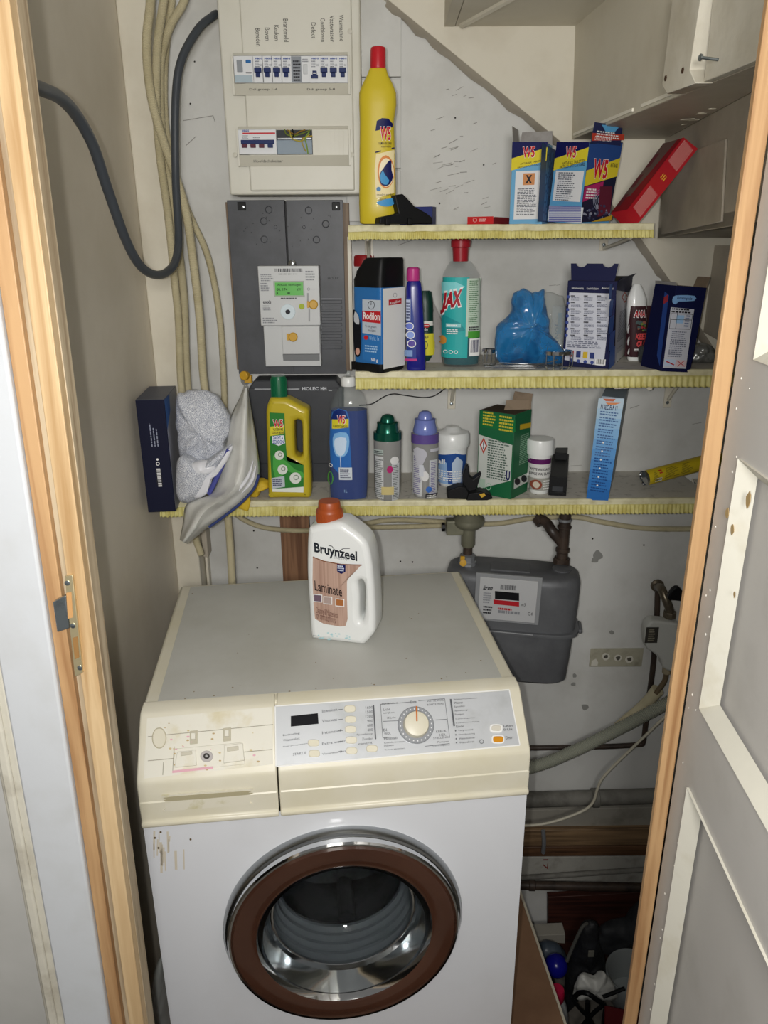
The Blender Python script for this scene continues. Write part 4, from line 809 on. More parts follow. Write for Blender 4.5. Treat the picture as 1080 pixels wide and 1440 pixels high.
fg_ = Face(gm, (0, -.066, 0), (1, 0, 0), (0, 0, 1)); fbx('plate_bracket', 666, 812, 763, 870, -.003, .004, p('#8f9193'), None, .001, fg_, gm); t = fbx('counter_plate', 672, 816, 757, 867, .004, .008, p('#b9babb'), None, .001, fg_, gm)
f = Face(gm, (0, -.0742, 0), (1, 0, 0), (0, 0, 1)); f.poly([(696, 831), (730, 834), (730, 845), (696, 842)], p('#15161a')); f.poly([(694, 843), (730, 846.5), (730, 853), (694, 849.5)], p('#b3252e')); f.text('itron', 680, 824, 693, 829, INK, .03, shear=.2); f.bars(702, 823, 728, 830, INK, n=20); f.micro(679, 833, 692, 848, 5, GREY); f.micro(679, 852, 694, 863, 3, INK); f.micro(700, 855, 724, 858, 1, p('#b3252e')); f.micro(700, 859, 735, 863, 1, GREY); f.text('m3', 733, 848, 739, 852, INK); f.text('G4', 742, 861, 749, 865, INK); f.done('counter_print')
# ---- water tap with stop valve box, hoses
MTAP = mat('tarnished_brass', '#6f6656', .35, .6, col2='#3f3a34', scale=30); MVAL = mat('grey_white_valve', '#b9bab4', .45)
q = at(932, 823, 1.70); q = V((q.x, 1.70, q.z)); tp = thing('water_tap', 'tarnished wall tap with black triangular handle feeding the washing machine valve', 'tap', q)
lz = lambda x, y, Y=1.70: at(x, y, Y)-q
b = B(); b.lathe([(.0165, .0), (.0165, .004), (.012, .008)], MTAP, lz(924, 823, 1.735), (0, -1, 0), 24); b.obj('wall_flange', tp)
b = B(); b.tube(catmull([lz(924, 825, 1.73), lz(930, 828, 1.69), lz(936, 842, 1.67), lz(941, 856, 1.665), lz(941, 862, 1.665)], 6), .0105, MTAP, 14); b.obj('tap_body', tp)
b = B(); b.lathe([(.0145, 0), (.0155, .003), (.0155, .013), (.0145, .016)], MTAP, lz(941, 868, 1.665), (0, 0, 1), 8); b.obj('coupling_nut', tp)
b = B(); hc = lz(949, 834, 1.63); tri = smooth2([(-.019, -.010), (-.012, .014), (.002, .021), (.019, .0), (.019, -.015), (0, -.014)], 3); b.prism([hc+V((x, .0, z)) for x, z in tri], (0, -.013, 0), MBK2); b.tube([hc, lz(936, 836, 1.675)], .006, MTAP, 10); lbl(b.obj('handle', tp, bev=.002), 'black plastic tap handle')
q2 = at(930, 937, 1.655); q = V((q2.x, 1.655, q2.z)); vb = thing('stop_valve', 'grey-white water stop valve box with dark sticker hanging below the tap', 'valve', q)
f = Face(vb, (0, 0, 0), (1, 0, 0), (0, 0, 1)); ol = [f.uv(*a) for a in ((911, 871), (921, 869), (949, 873), (950, 880), (947, 937), (930, 935), (927, 925), (916, 914), (907, 908), (904, 896), (905, 880))]
vs, fs = plate([smooth2(ol, 3)], .034, .006); b = B(); b.add(vs, fs, MVAL); b.obj('valve_case', vb, 50)
b = B(); b.lathe([(.0105, 0), (.011, .016)], p('#9a8f76'), (f.uv(937, 946)[0], 0, f.uv(937, 946)[1]), n=18); b.obj('outlet_collar', vb)
f = Face(vb, (0, -.0172, 0), (1, 0, 0), (0, 0, 1), gap=.0004); f.rect(909, 882, 924, 904, p('#3c3a35')); f.micro(910.5, 884, 922.5, 902, 6, p('#8d8876')); f.bars(945.5, 876, 947, 933, p('#7d7f7c'), n=2); f.done('sticker')
cable('inlet_hose', 'short dark inlet hose curving down from the stop valve', 'hose', [(937, 945, 1.655), (935, 956, 1.655), (929, 966, 1.655), (922, 975, 1.655)], 1.655, .0065, mat('braided_hose', '#6f6049', .4, .3))
b = B(); P = [at(*a) for a in ((925, 970, 1.665), (914, 983, 1.672), (898, 998, 1.678), (882, 1010, 1.682), (868, 1021, 1.688))]; b.tube(catmull(P, 5), [.0165-.008*i/25 for i in range(26)], MCOND, 16); tag(b.obj('hose_sleeve'), 'smooth beige tapering sleeve around the hose below the stop valve', 'sleeve')
cable('copper_pipe', 'dark brown water pipe running down behind the stop valve and turning left', 'pipe', [(925, 828, 1.73), (923, 880), (918, 940), (912, 985), (906, 1035), (904, 1044), (898, 1047), (850, 1050), (742, 1052)], 1.725, .0072, MPIPE_D)
cable('drain_hose', 'thick ribbed grey drain hose rising from behind the machine to the right', 'hose', [(700, 1092, 1.63), (745, 1080, 1.63), (775, 1070, 1.63), (810, 1055, 1.63), (845, 1038, 1.63), (880, 1020, 1.63), (910, 1004, 1.63), (945, 985, 1.64), (985, 960, 1.66)], 1.63, .0155, mat('grey_hose', '#9c9e90', .42), True, None, (.0042, .0011))
cable('power_cord', 'thin off-white flex hanging in a loose curve under the drain hose', 'cord', [(960, 985, 1.62), (934, 1009), (909, 1033), (885, 1056), (862, 1078), (846, 1096), (840, 1110), (834, 1128), (820, 1140), (790, 1152), (762, 1159), (735, 1161), (700, 1162)], 1.60, .0036, mat('offwhite_flex', '#bdb8a6', .45))
# old socket base on the wall
q = at(866, 937, WB); sk = thing('socket_plate', 'old beige wall plate with three broken knock-out holes', 'wall plate', (q.x, WB, q.z))
fs_ = Face(sk, (0, 0, 0), (1, 0, 0), (0, 0, 1)); fbx('plate', 828, 911, 905, 937, 0, .003, mat('aged_plate', '#aaa693', .6, col2='#8f8c7a', scale=30), None, .001, fs_, sk)
f = Face(sk, (0, -.0032, 0), (1, 0, 0), (0, 0, 1), gap=.0004)
for x, y in ((852, 923.5), (869, 925), (885, 927)): f.poly([(x+6*math.cos(k*.9)*random.uniform(.8, 1.1), y+5.4*math.sin(k*.9)*random.uniform(.8, 1.1)) for k in range(7)], p('#cfccc0', .7), 2); f.poly([(x+3.6*math.cos(k*.9)*random.uniform(.6, 1.1), y+3.4*math.sin(k*.9)*random.uniform(.6, 1.1)) for k in range(7)], p('#55524a', .8), 2)
f.poly([(831, 936), (832, 929), (838, 926), (841, 931), (840, 936)], p('#cfccc0', .7)); f.done('broken_knockouts')
# ================================================================ LOW PIPES, BATTENS, BOARDS
MGP = mat('grey_cast_pipe', '#77756e', .7, col2='#4c4a44', scale=14, lo=.4, hi=.7, bump=.4); MWB = wood('dusty_old_batten', '#5a4632', '#8a7052', ax='x'); MWBG = mat('dusty_concrete_ledge', '#918d83', .85, col2='#7a766c', scale=12, bump=.4, bscale=20)
def hpipe(name, label, cat, pts, Y, r, mm, joints=()):
    P = [at(a[0], a[1], Y) for a in pts]; o0 = P[0]; t = thing(name, label, cat, o0); b = B(); b.tube([q_-o0 for q_ in P], r, mm, 18); b.obj('pipe', t)
    for j in joints:
        a_ = P[0].lerp(P[-1], j)-o0; d_ = (P[-1]-P[0]).normalized(); b = B(); b.lathe([(r*1.02, 0), (r*1.22, .002), (r*1.22, .018), (r*1.02, .02)], mm, a_, d_, 18); b.obj('pipe_joint', t)
    return t
hpipe('drain_pipe', 'thick grey drain pipe along the foot of the wall, upper of the low pipes', 'pipe', [(640, 1128), (960, 1118)], 1.70, .021, MGP, (.60,))
def wboard(name, label, cat, x0, x1, y0, y1, Y, mm, y0r=None, y1r=None, d=None, bev=.0015):
    y0r = y0 if y0r is None else y0r; y1r = y1 if y1r is None else y1r
    q_ = at((x0+x1)/2, y1, Y); t = thing(name, label, cat, q_); b = B(); b.prism([at(x0, y1, Y)-q_, at(x1, y1r, Y)-q_, at(x1, y0r, Y)-q_, at(x0, y0, Y)-q_], (0, d or WB-Y-.001, 0), mm); b.obj('board', t, bev=bev); return t
wboard('concrete_ledge', 'rough grey plastered ledge below the thick drain pipe', 'ledge', 640, 960, 1142, 1164, 1.715, MWBG, 1134, 1160)
wboard('wooden_batten', 'upper brown wooden batten with grey dusty top edge', 'batten', 640, 960, 1169, 1190, 1.70, MWB, 1165, 1188)
wboard('wooden_batten', 'lower and darker brown wooden batten, just under the metal hanger', 'batten', 640, 960, 1192, 1205.5, 1.715, wood('dark_old_batten', '#3e2a1c', '#6a4c34', ax='x'), 1190, 1203)
t = wboard('skirting_plank', 'flaking white-grey plank with small red handwritten marks', 'plank', 640, 960, 1206.5, 1247, 1.725, mat('flaking_white', '#a3a199', .8, col2='#87847b', scale=18, bump=.4), 1204, 1247)
f = Face(t, (0, 0, 0), (1, 0, 0), (0, 0, 1), gap=.0008); f.text('17', 763, 1208, 771, 1222, p('#7a2f2a'), 0, rot=-90); f.done('red_marks')
hpipe('thin_pipe', 'thin dusty grey pipe slanting slightly above the black pipe', 'pipe', [(640, 1241), (960, 1219)], 1.71, .0075, MGP)
hpipe('black_pipe', 'dark brown-black low pipe with a coupling near the washing machine', 'pipe', [(640, 1243), (960, 1249)], 1.69, .0125, MPIPE_D, (.32,))
b = B(); P = [at(764, 1168, 1.69), at(765, 1185, 1.685), at(764, 1199, 1.69)]; b.tube(catmull(P, 4), .006, MGALV, 8); tag(b.obj('pipe_hanger'), 'small grey metal strap hanging over the upper wooden batten', 'hanger')
# brown board floor beside the machine, standing on legs of joists
b = B(); xa_, xb_ = atz(730, 1255, 0), atz(793, 1440, 0); d_ = (xb_-xa_); q0, q1 = xa_-d_*.35, xa_+d_*2.6
MHARD = mat('brown_hardboard', '#7d5f47', .6, col2='#6a4e39', scale=5, lo=.4, hi=.7, bump=.1)
fl = thing('floor_board', 'brown hardboard base with pale edge that the washing machine stands on', 'board', (0, 1.2, 0))
b.prism([q0-V((0, 1.2, 0)), q1-V((0, 1.2, 0)), V((-.49, q1.y-1.2, 0)), V((-.49, q0.y-1.2, 0))], (0, 0, -.018), MHARD); b.obj('board', fl)
b = B(); b.prism([q0+V((.0005, -1.2, .0005)), q1+V((.0005, -1.2, .0005)), q1+V((.006, -1.2, 0)), q0+V((.006, -1.2, 0))], (0, 0, -.018), p('#b5ad9a')); lbl(b.obj('edge_strip', fl), 'pale edge strip')
b = B(); b.box((-.45, q1.y-1.18, -.55), (.30, q1.y-1.14, -.018), MWB); b.obj('joist', fl); b = B(); b.box((-.45, .30, -.55), (.28, .34, -.018), MWB); b.obj('joist', fl)
# ================================================================ THINGS ON THE SHELVES
def pl(color, rough=.38, coat=.05): return mat('glossy_'+color.strip('#')+str(rough), color, rough, coat=coat, spec=.35)
CARD = mat('brown_cardboard', '#8b7a66', .8, col2='#7a6a58', scale=30); CARDG = mat('grey_cardboard', '#9a9794', .8, col2='#86827e', scale=30)
def carton(name, label, cat, xl, xc, xr, yb, yt, deg, z=None, Y=None, mm=None, side=None, top=True, lean=0, group=None):
    """box from the pixels of its bottom left, nearest and right corners; deg: turn about the nearest corner"""
    Cn = at(xc, yb, Y) if Y else atz(xc, yb, z); th = math.radians(deg)
    if z is not None: Cn.z = z
    ux = V((math.cos(th), math.sin(th), 0)); uy = V((-math.sin(th), math.cos(th), 0))
    wl = abs(hit(Cn, -ux, xl, 0)); wr = abs(hit(Cn, uy, xr, 0)); h = hit(Cn, V((0, 0, 1)), yt, 1)
    t = thing(name, label, cat, Cn+V((0, 0, .0006)), (0, math.radians(lean), th), group)
    t_ = .0008; b = B()
    b.box((-wl, 0, 0), (0, wr, h), mm)
    b.obj('carton_body', t, bev=.0006)
    return t, wl, wr, h
def faces(t, wl, wr): return Face(t, (-wl, 0, 0), (1, 0, 0), (0, 0, 1)), Face(t, (0, 0, 0), (0, 1, 0), (0, 0, 1))
def flap(t, name, a, b_, up, mm, th=.001, out=(0, 0, 0)):
    a, b_, up = V(a), V(b_), V(up); n = (b_-a).cross(up).normalized()*th
    b = B(); b.prism([a, b_, b_+up*.98+(a-b_)*.04, a+up+(b_-a)*.04], n, mm); return b.obj(name, t, bev=.0003)
def axes(xl, xr, yb, z=None, Y=None, dr=.6):
    """centre of a bottle from the pixels of its foot"""
    xc = (xl+xr)/2; F0 = at(xc, yb, Y) if Y else atz(xc, yb, z); d = (F0-EYE).dot(FW); r = (xr-xl)/2*d/FPX
    return V((F0.x, F0.y+r*dr, z if z is not None else F0.z)), r
def bottle(name, label, cat, prof, z=None, Y=None, dr=.6, e=2.4, mm=None, rz=0, part='bottle_body', n=36):
    """prof: (y, xl, xr) silhouette rows in photograph pixels, bottom first"""
    y0, xl, xr = prof[0]; c, r = axes(xl, xr, y0, z, Y, dr)
    t = thing(name, label, cat, c+V((0, 0, .0006)), (0, 0, math.radians(rz)))
    def loc(x, y): q = at(x, y, c.y); return q.x-c.x, q.z-c.z
    t['_'] = 0; del t['_']
    zoff = loc((xl+xr)/2, y0)[1]
    def rows(pf, dr_=dr): return [(max(loc(0, y)[1]-zoff*max(0, 1-(y0-y)/max(y0-prof[-1][0], 1)), 0 if pf is prof else -9), (loc(a, y)[0]+loc(b_, y)[0])/2, (loc(b_, y)[0]-loc(a, y)[0])/2, 0, (loc(b_, y)[0]-loc(a, y)[0])/2*dr_) for y, a, b_ in pf]
    b = B(); R_ = rows(prof); R_[0] = (0,)+R_[0][1:]
    hw0 = R_[0][2]; R_ = [(0, R_[0][1], hw0*.9, 0, R_[0][4]*.9), (.003, R_[0][1], hw0, 0, R_[0][4])]+R_[1:]
    b.loft(R_, mm, n, e); o = b.obj(part, t, 40)
    f = Face(t, (0, 0, 0), (math.cos(math.radians(-rz)), math.sin(math.radians(-rz)), 0), (0, 0, 1), b.bvh())
    return t, f, rows, loc, b
def capl(t, name, rows, pf, mm, dr=1, e=2, n=28, ribs=0):
    b = B(); b.loft(rows(pf, dr), mm, n, e); o = b.obj(name, t, 40); return o
TXT = p('#3c3f4a')
def w5(f, x0, y0, x1, y1, rot=0):             # the red-and-white logo
    f.text('W5', x0-.6, y0-.6, x1+.6, y1+.6, WHITE, .05); f.text('W5', x0, y0, x1, y1, p('#c01f2a'), .03)

# ---- top shelf
t, f, rows, loc, bb = bottle('cleaner_bottle', 'tall yellow scouring-cream bottle with red cap at the left end of the top shelf', 'bottle',
    [(315, 506, 557), (290, 505, 557), (230, 505.5, 556), (175, 506, 554), (152, 505, 557.5), (135, 505, 557), (124, 509, 553), (110, 516, 546), (100, 520, 543)], Y=1.50, z=None, dr=.55, mm=pl('#c9b42c'), e=2.6)
capl(t, 'cap', rows, [(101, 521, 542), (98, 520.5, 542.5), (74, 521, 542.5), (71, 522, 541.5), (70, 524, 539)], pl('#b8202a'))
f.poly([(528, 186), (530, 172), (537, 168), (546, 168.5), (552, 175), (552, 180)], NAVY); w5(f, 535, 180, 549, 199); f.text('CREME A RECURER', 532, 201, 550, 205, INK, .01); f.text('schuurmiddel', 536, 206, 549, 209, INK)
f.line(528, 216, 553, 209, 1.4, NAVY); f.poly([(529, 219), (553, 212), (553, 272), (529, 280), (527, 240)], p('#e8d9a8')); f.poly(ell(542, 243, 11, 23), p('#d6884a')); f.poly(ell(542.5, 244, 9.5, 20), p('#efe3c2'))
f.poly([(548, 226), (549, 240), (551, 250), (547, 260), (541, 263), (535, 259), (534, 247), (539, 238)], NAVY, 3); f.poly([(538, 242), (541, 247), (546, 255), (543, 261), (536, 258), (535, 248)], p('#3f8fc4'), 3); f.disc(532.5, 267, 3, p('#4a7fb0')); f.text('eenvoudig te gebruiken', 530, 273, 551, 277, INK); f.text('vloeibare schuurcreme', 531, 279, 551, 283, INK); f.poly([(530, 285), (552, 279), (552, 287), (545, 291), (536, 290)], p('#3f8fc4'), 2)
f.done()
q = at(582, 314, 1.515); t = thing('plastic_clip', 'black angular plastic clip lying next to the yellow scouring bottle', 'clip', (q.x, 1.515, zTS+.0005), (0, 0, math.radians(22)))
fl_ = Face(t, (0, 0, 0), (1, 0, 0), (0, 0, 1)); q_ = [fl_.uv(*a) for a in ((530, 315), (531, 306), (545, 303), (557, 300), (551, 275), (563, 273), (570, 280), (580, 291), (596, 300), (604, 306), (605, 315))]
b = B(); b.prism([(x, -.012, max(z, 0)) for x, z in q_], (0, .024, 0), MBK2); b.obj('clip_body', t, bev=.002)
for x in (540, 571):
    b = B(); u, v_ = fl_.uv(x, 310); b.box((u-.004, -.02, 0), (u+.004, -.010, .012), MBK2); b.obj('jaw', t, bev=.001)
t, wl, wr, h = carton('small_box', 'small dark blue tray-like box behind the black clip on the top shelf', 'box', 562, 608, 613, 315, 287.5, -20, Y=1.565, mm=pl('#232a5c')); t.location.z = zTS+.0005
f, g = faces(t, wl, wr); f.poly([(568, 291), (607, 291), (607, 312), (568, 312)], p('#2f3870')); f.done()
t, wl, wr, h = carton('match_box', 'flat little red carton lying left of the anti-scale boxes', 'box', 657, 694, 716, 315.5, 304.5, -32, Y=1.53, mm=pl('#8f1c20', .5)); t.location.z = zTS+.0005
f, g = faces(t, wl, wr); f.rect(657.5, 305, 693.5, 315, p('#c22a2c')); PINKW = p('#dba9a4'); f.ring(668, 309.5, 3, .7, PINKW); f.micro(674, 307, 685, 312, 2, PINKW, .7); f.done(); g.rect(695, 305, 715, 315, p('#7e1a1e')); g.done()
def w5box(t, F_, x0, x1, yt, skew, cross):
    pass
t, wl, wr, h = carton('cleaner_carton', 'light blue anti-scale carton with orange cross symbol, flaps open, on the top shelf', 'box', 716, 762, 770, 314.5, 198.5, -22, Y=1.52, mm=pl('#69a6cc', .45)); t.location.z = zTS+.0005
def scalebox(f, X, crs):       # X(u, y): pixel x for a fraction u of the face's width at row y
    f.poly([(X(0, 199), 199.5), (X(1, 199), 199.5), (X(1, 209), 209), (X(0, 224), 224)], NAVY); f.poly([(X(0, 223), 223), (X(1, 206), 207), (X(1, 226), 226), (X(0, 240), 240)], p('#d9c832')); w5(f, X(.3, 213), 206, X(.66, 213), 222)
    f.text('ANTI-KALK TABLETTEN', X(.25, 228), 226, X(.95, 228), 230, INK, .01, tilt=.1); f.text('PASTILLES ANTI-CALCAIRE', X(.18, 232), 231, X(.95, 232), 235, INK, .01, tilt=.1)
    if crs:
        f.rect(X(.14, 245), 241, X(.87, 245), 308, p('#dcdcdc')); f.rect(X(.36, 245), 244, X(.68, 245), 260, p('#c98a58')); f.text('X', X(.42, 245), 246, X(.62, 245), 258, INK, .07); f.micro(X(.18, 270), 264, X(.82, 270), 303, 17, p('#5a5c66'), .5)
    else:
        f.rect(X(.10, 245), 240, X(.84, 245), 284, p('#dcdcdc')); f.micro(X(.14, 270), 242, X(.80, 270), 282, 14, p('#5a5c66'), .5)
        f.rect(X(0, 288), 289, X(1, 288), 314, p('#cfd3d8'))
        for k in range(8): f.line(X(0, 292), 291+k*2.9, X(1, 292), 291+k*2.9, 1.5, p('#6d6fa6'))
f, g = faces(t, wl, wr); scalebox(f, lambda u, y: 716+(720.5-716)*(314-y)/115+u*(46+4*(314-y)/115), True); f.done()
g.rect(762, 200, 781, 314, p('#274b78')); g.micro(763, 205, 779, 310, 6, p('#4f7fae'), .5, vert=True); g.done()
b = B(); b.box((-wl+.0012, .0012, h-.001), (-.0012, wr-.0012, h+.0004), p('#3a342e', .9)); b.obj('inside_shade_sheet', t, bev=0)  # flat dark sheet on the solid carton paints its shaded inside
flap(t, 'flap', (-wl, wr, h), (0, wr, h), (0, .004, .026), CARDG); flap(t, 'flap', (-wl, .0, h), (-wl, wr*.9, h), (-.004, 0, .03), CARDG)
t, wl, wr, h = carton('cleaner_carton', 'blue anti-scale carton leaning right with large logo and red flap raised', 'box', 769.5, 815, 856, 313.5, 199, -52, Y=1.50, mm=pl('#5f9fc8', .45), lean=0); t.location.z = zTS+.0005
t.rotation_euler = (0, math.radians(4.5), math.radians(-52)); bpy.context.view_layer.update()
f, g = faces(t, wl, wr); f.M = g.M = mw(t); f.I = g.I = f.M.inverted()
scalebox(f, lambda u, y: 770+(783-770)*(314-y)/115+u*(45+1*(314-y)/115), False); f.done()
def GX(u, y): return 815+(829-815)*(314-y)/115+u*(40+7*(314-y)/115)
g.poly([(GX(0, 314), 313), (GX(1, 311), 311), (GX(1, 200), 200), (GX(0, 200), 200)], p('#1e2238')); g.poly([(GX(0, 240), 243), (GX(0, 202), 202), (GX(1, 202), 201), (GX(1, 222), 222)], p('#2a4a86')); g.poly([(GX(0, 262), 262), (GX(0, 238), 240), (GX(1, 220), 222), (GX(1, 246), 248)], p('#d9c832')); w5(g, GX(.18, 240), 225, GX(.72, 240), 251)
g.text('ANTI-KALK', GX(.74, 236), 230, GX(.99, 236), 235, INK, .02); g.poly([(GX(0, 266), 268), (GX(0, 262), 263), (GX(.6, 255), 255), (GX(.6, 270), 272), (GX(0, 284), 284)], p('#a82a62')); g.micro(GX(.05, 270), 265, GX(.5, 270), 280, 4, WHITE)
for k in range(5): g.ring(GX(.62, 280), 282, 12-k*2.2, .8, p('#8a92a6'), 16-k*3)
g.poly([(GX(.6, 290), 262), (GX(.95, 275), 262), (GX(.98, 300), 300), (GX(.55, 300), 305)], p('#5c2434')); random.seed(12)
for i in range(34): g.disc(GX(random.uniform(.05, .9), 290), random.uniform(288, 308), random.uniform(.8, 2.2), p(random.choice(('#5a6480', '#8d93a3', '#39415c'))), n=6)
g.poly([(GX(.3, 312), 312), (GX(1, 300), 302), (GX(1, 310), 310)], p('#b89a2a')); g.done()
o = flap(t, 'flap', (0, 0, h), (0, wr, h), (.0, 0, .033), pl('#232a52', .5)); gf = Face(t, (.0013, 0, 0), (0, 1, 0), (0, 0, 1)); gf.M = mw(t); gf.I = gf.M.inverted()
gf.poly([(833, 187), (878, 180+9), (877, 197), (832, 198)], p('#b8402e')); gf.poly([(846, 175.5), (872, 177), (864, 186), (852, 186)], p('#5fa8d8')); gf.micro(838, 187, 872, 193, 3, WHITE); gf.text('DISCOVER MORE', 836, 194, 860, 197, WHITE); gf.done('flap_print', )
# red tilted box
q = at(899, 313.5, 1.50); nx, ny = None, None
RB = thing('red_carton', 'long red carton leaning diagonally against the stair riser at the top shelf right end', 'box', q, (0, 0, 0))
A_ = [at(899, 313, 1.50), at(982, 209, 1.42), at(962, 193, 1.45)]
ex = (A_[1]-A_[0]); ew = (A_[2]-A_[1]); en = at(934, 201, 1.50)-A_[2]; Dp = en.length; en.normalize(); ew2 = ew
def rv(a, b_, c): return A_[0]-q+ex*a+ew2*b_+en*c
b = B(); b.add([rv(0, 0, 0), rv(1, 0, 0), rv(1, 1, 0), rv(0, 1, 0), rv(0, 0, Dp), rv(1, 0, Dp), rv(1, 1, Dp), rv(0, 1, Dp)], [(0, 3, 2, 1), (4, 5, 6, 7), (0, 1, 5, 4), (1, 2, 6, 5), (2, 3, 7, 6), (3, 0, 4, 7)], pl('#b3202a', .4)); b.obj('carton_body', RB, bev=.0008)
f = Face(RB, rv(0, 0, 0), ex, en.cross(ex)*-1 if False else ew2); f.U = ex.normalized(); f.W = (ew2-f.U*ew2.dot(f.U)).normalized(); f.N = f.U.cross(f.W)
if f.N.dot(EYE-q) < 0: f.N = -f.N
PINK = p('#e0a9a4'); Lx = ex.length; Ly = (ew2-f.U*ew2.dot(f.U)).length
def mic2(f, u0, u1, w0, w1, n, m):
    for i in range(n):
        a = w0+(w1-w0)*(i+.25)/n; b_ = a+(w1-w0)/n*.45; u = u0
        while u < u1: l = random.uniform(.002, .007); f.b.add([f.mp(u, a), f.mp(min(u+l, u1), a), f.mp(min(u+l, u1), b_), f.mp(u, b_)], [(0, 1, 2, 3)], m); u += l+.001
mic2(f, Lx*.05, Lx*.36, Ly*.15, Ly*.85, 8, PINK); mic2(f, Lx*.68, Lx*.95, Ly*.15, Ly*.9, 9, PINK)
mic2(f, Lx*.50, Lx*.56, Ly*.35, Ly*.7, 3, p('#e3b03a')); f.done()
f2 = Face(RB, rv(0, 1, 0), ex, en); f2.h = .0012
if f2.N.dot(EYE-q) < 0: f2.N = -f2.N
f2.U = ex.normalized(); f2.W = en
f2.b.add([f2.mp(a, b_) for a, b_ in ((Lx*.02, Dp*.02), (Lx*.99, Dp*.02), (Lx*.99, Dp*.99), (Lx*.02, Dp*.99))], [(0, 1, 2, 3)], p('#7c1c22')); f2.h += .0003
f2.b.add([f2.mp(a, b_) for a, b_ in ((Lx*.25, Dp*.55), (Lx*.99, Dp*.25), (Lx*.99, Dp*.99), (Lx*.2, Dp*.99))], [(0, 1, 2, 3)], p('#5f4a44')); f2.h += .0003
for k in range(3): f2.b.add([f2.mp(Lx*(.1+.28*k), Dp*.72), f2.mp(Lx*(.28+.28*k), Dp*.72), f2.mp(Lx*(.28+.28*k), Dp*.95), f2.mp(Lx*(.1+.28*k), Dp*.95)], [(0, 1, 2, 3)], p('#5e2a30'))
f2.done('side_print')

# ---- middle shelf
t, f, rows, loc, bb = bottle('bottle', 'black bottle with dark red cap mostly hidden behind the blue rodent bait tub', 'bottle', [(500, 499, 531), (400, 498, 531), (385, 499, 530), (378, 502, 526)], z=zMS, dr=.7, mm=pl('#1b1c20'))
capl(t, 'cap', rows, [(378, 496.5, 528), (374, 496, 528), (364, 496.5, 528), (362, 498, 527)], pl('#9a2226'))
# rodent bait tub: corner facing the room
t, wl, wr, h = carton('bait_tub', 'blue and white rodent bait tub with black lid and base, left on the middle shelf', 'tub', 496, 537, 571, 526, 362, -38, z=zMS, mm=pl('#2a6aa8', .35)); T_ = list(t.children)
for c_ in T_: bpy.data.objects.remove(c_)
def zpx(y): return hit(V(t.location), V((0, 0, 1)), y, 1)
zb1, zt1, ztt = zpx(513), zpx(405), zpx(363)
b = B(); cxx, cyy = -wl/2, wr/2
b.loft([(zb1, cxx, wl/2*.97, cyy, wr/2*.97), (zt1, cxx, wl/2*.97, cyy, wr/2*.97)], pl('#2a6aa8', .35), 40, 9); b.obj('tub_body', t, 40)
b = B(); b.loft([(0, cxx, wl/2*.95, cyy, wr/2*.95), (.003, cxx, wl/2, cyy, wr/2), (zb1, cxx, wl/2*1.0, cyy, wr/2*1.0)], MBK2, 40, 7)
b.box((-wl-.010, wr*.1, .0), (-wl+.004, wr*.8, zb1*.9), MBK2)
b.obj('base', t, 40)
b = B(); b.loft([(zt1, cxx, wl/2, cyy, wr/2), (zt1+.014, cxx, wl/2, cyy, wr/2), (zt1+(ztt-zt1)*.6, cxx+wl*.08, wl/2*.86, cyy, wr/2*.97), (ztt-.004, cxx+wl*.17, wl/2*.68, cyy, wr/2*.93), (ztt, cxx+wl*.2, wl/2*.6, cyy, wr/2*.86)], MBK2, 40, 6)
b.box((-wl-.006, wr*.25, zt1+.004), (-wl+.02, wr*.75, zt1+.016), MBK2)
b.obj('lid', t, 40)
f = Face(t, (-wl, .0005, 0), (1, 0, 0), (0, 0, 1)); g = Face(t, (-.0005, 0, 0), (0, 1, 0), (0, 0, 1)); g.h = f.h = .0008
f.poly([(510, 420), (536, 422), (536, 512), (510, 505)], p('#2f72b4')); f.poly([(510, 421), (536, 422), (536, 472), (510, 468)], p('#b9c2cc')); f.ring(522.5, 429, 5, .8, INK, 6); f.text('BA', 521.5, 424, 523.5, 429, INK); f.poly([(510, 437), (536, 438), (536, 455), (510, 452)], p('#b8232a')); f.text('Rodilon', 511.5, 440, 534.5, 449, WHITE, .02); f.text('Trek graan', 514, 458, 530, 461, TXT); f.text('muizen', 518, 463, 529, 466, TXT)
f.disc(515.5, 474.5, 3.2, p('#c2242c')); f.text('Werkt: 1x', 520, 473, 534, 478, p('#9cc0e0')); f.micro(514, 486, 533, 495, 3, p('#9cc0e0')); f.text('500 g', 523, 504, 532, 509, WHITE, .02)
f.poly([(497, 437), (503, 440), (508, 455), (509, 480), (507, 500), (500, 498), (498, 470)], p('#14151a'), 3); f.poly([(500, 438), (505, 444), (506, 456), (499, 452)], p('#b9bcc0'), 2); f.disc(504, 494, 3, p('#c99a88'), 5); f.done()
g.rect(538, 406, 569, 513, p('#e4e4e2')); g.ring(555, 415, 2.6, .5, GREY, 3.3); g.poly([(546, 421.5), (564, 419), (564, 427), (546, 429.5)], p('#b8232a')); g.text('Rodilon', 547.5, 422, 562.5, 427.5, WHITE, .01, tilt=.1); g.micro(552, 506, 567, 509, 1, GREY); g.done('side_label')
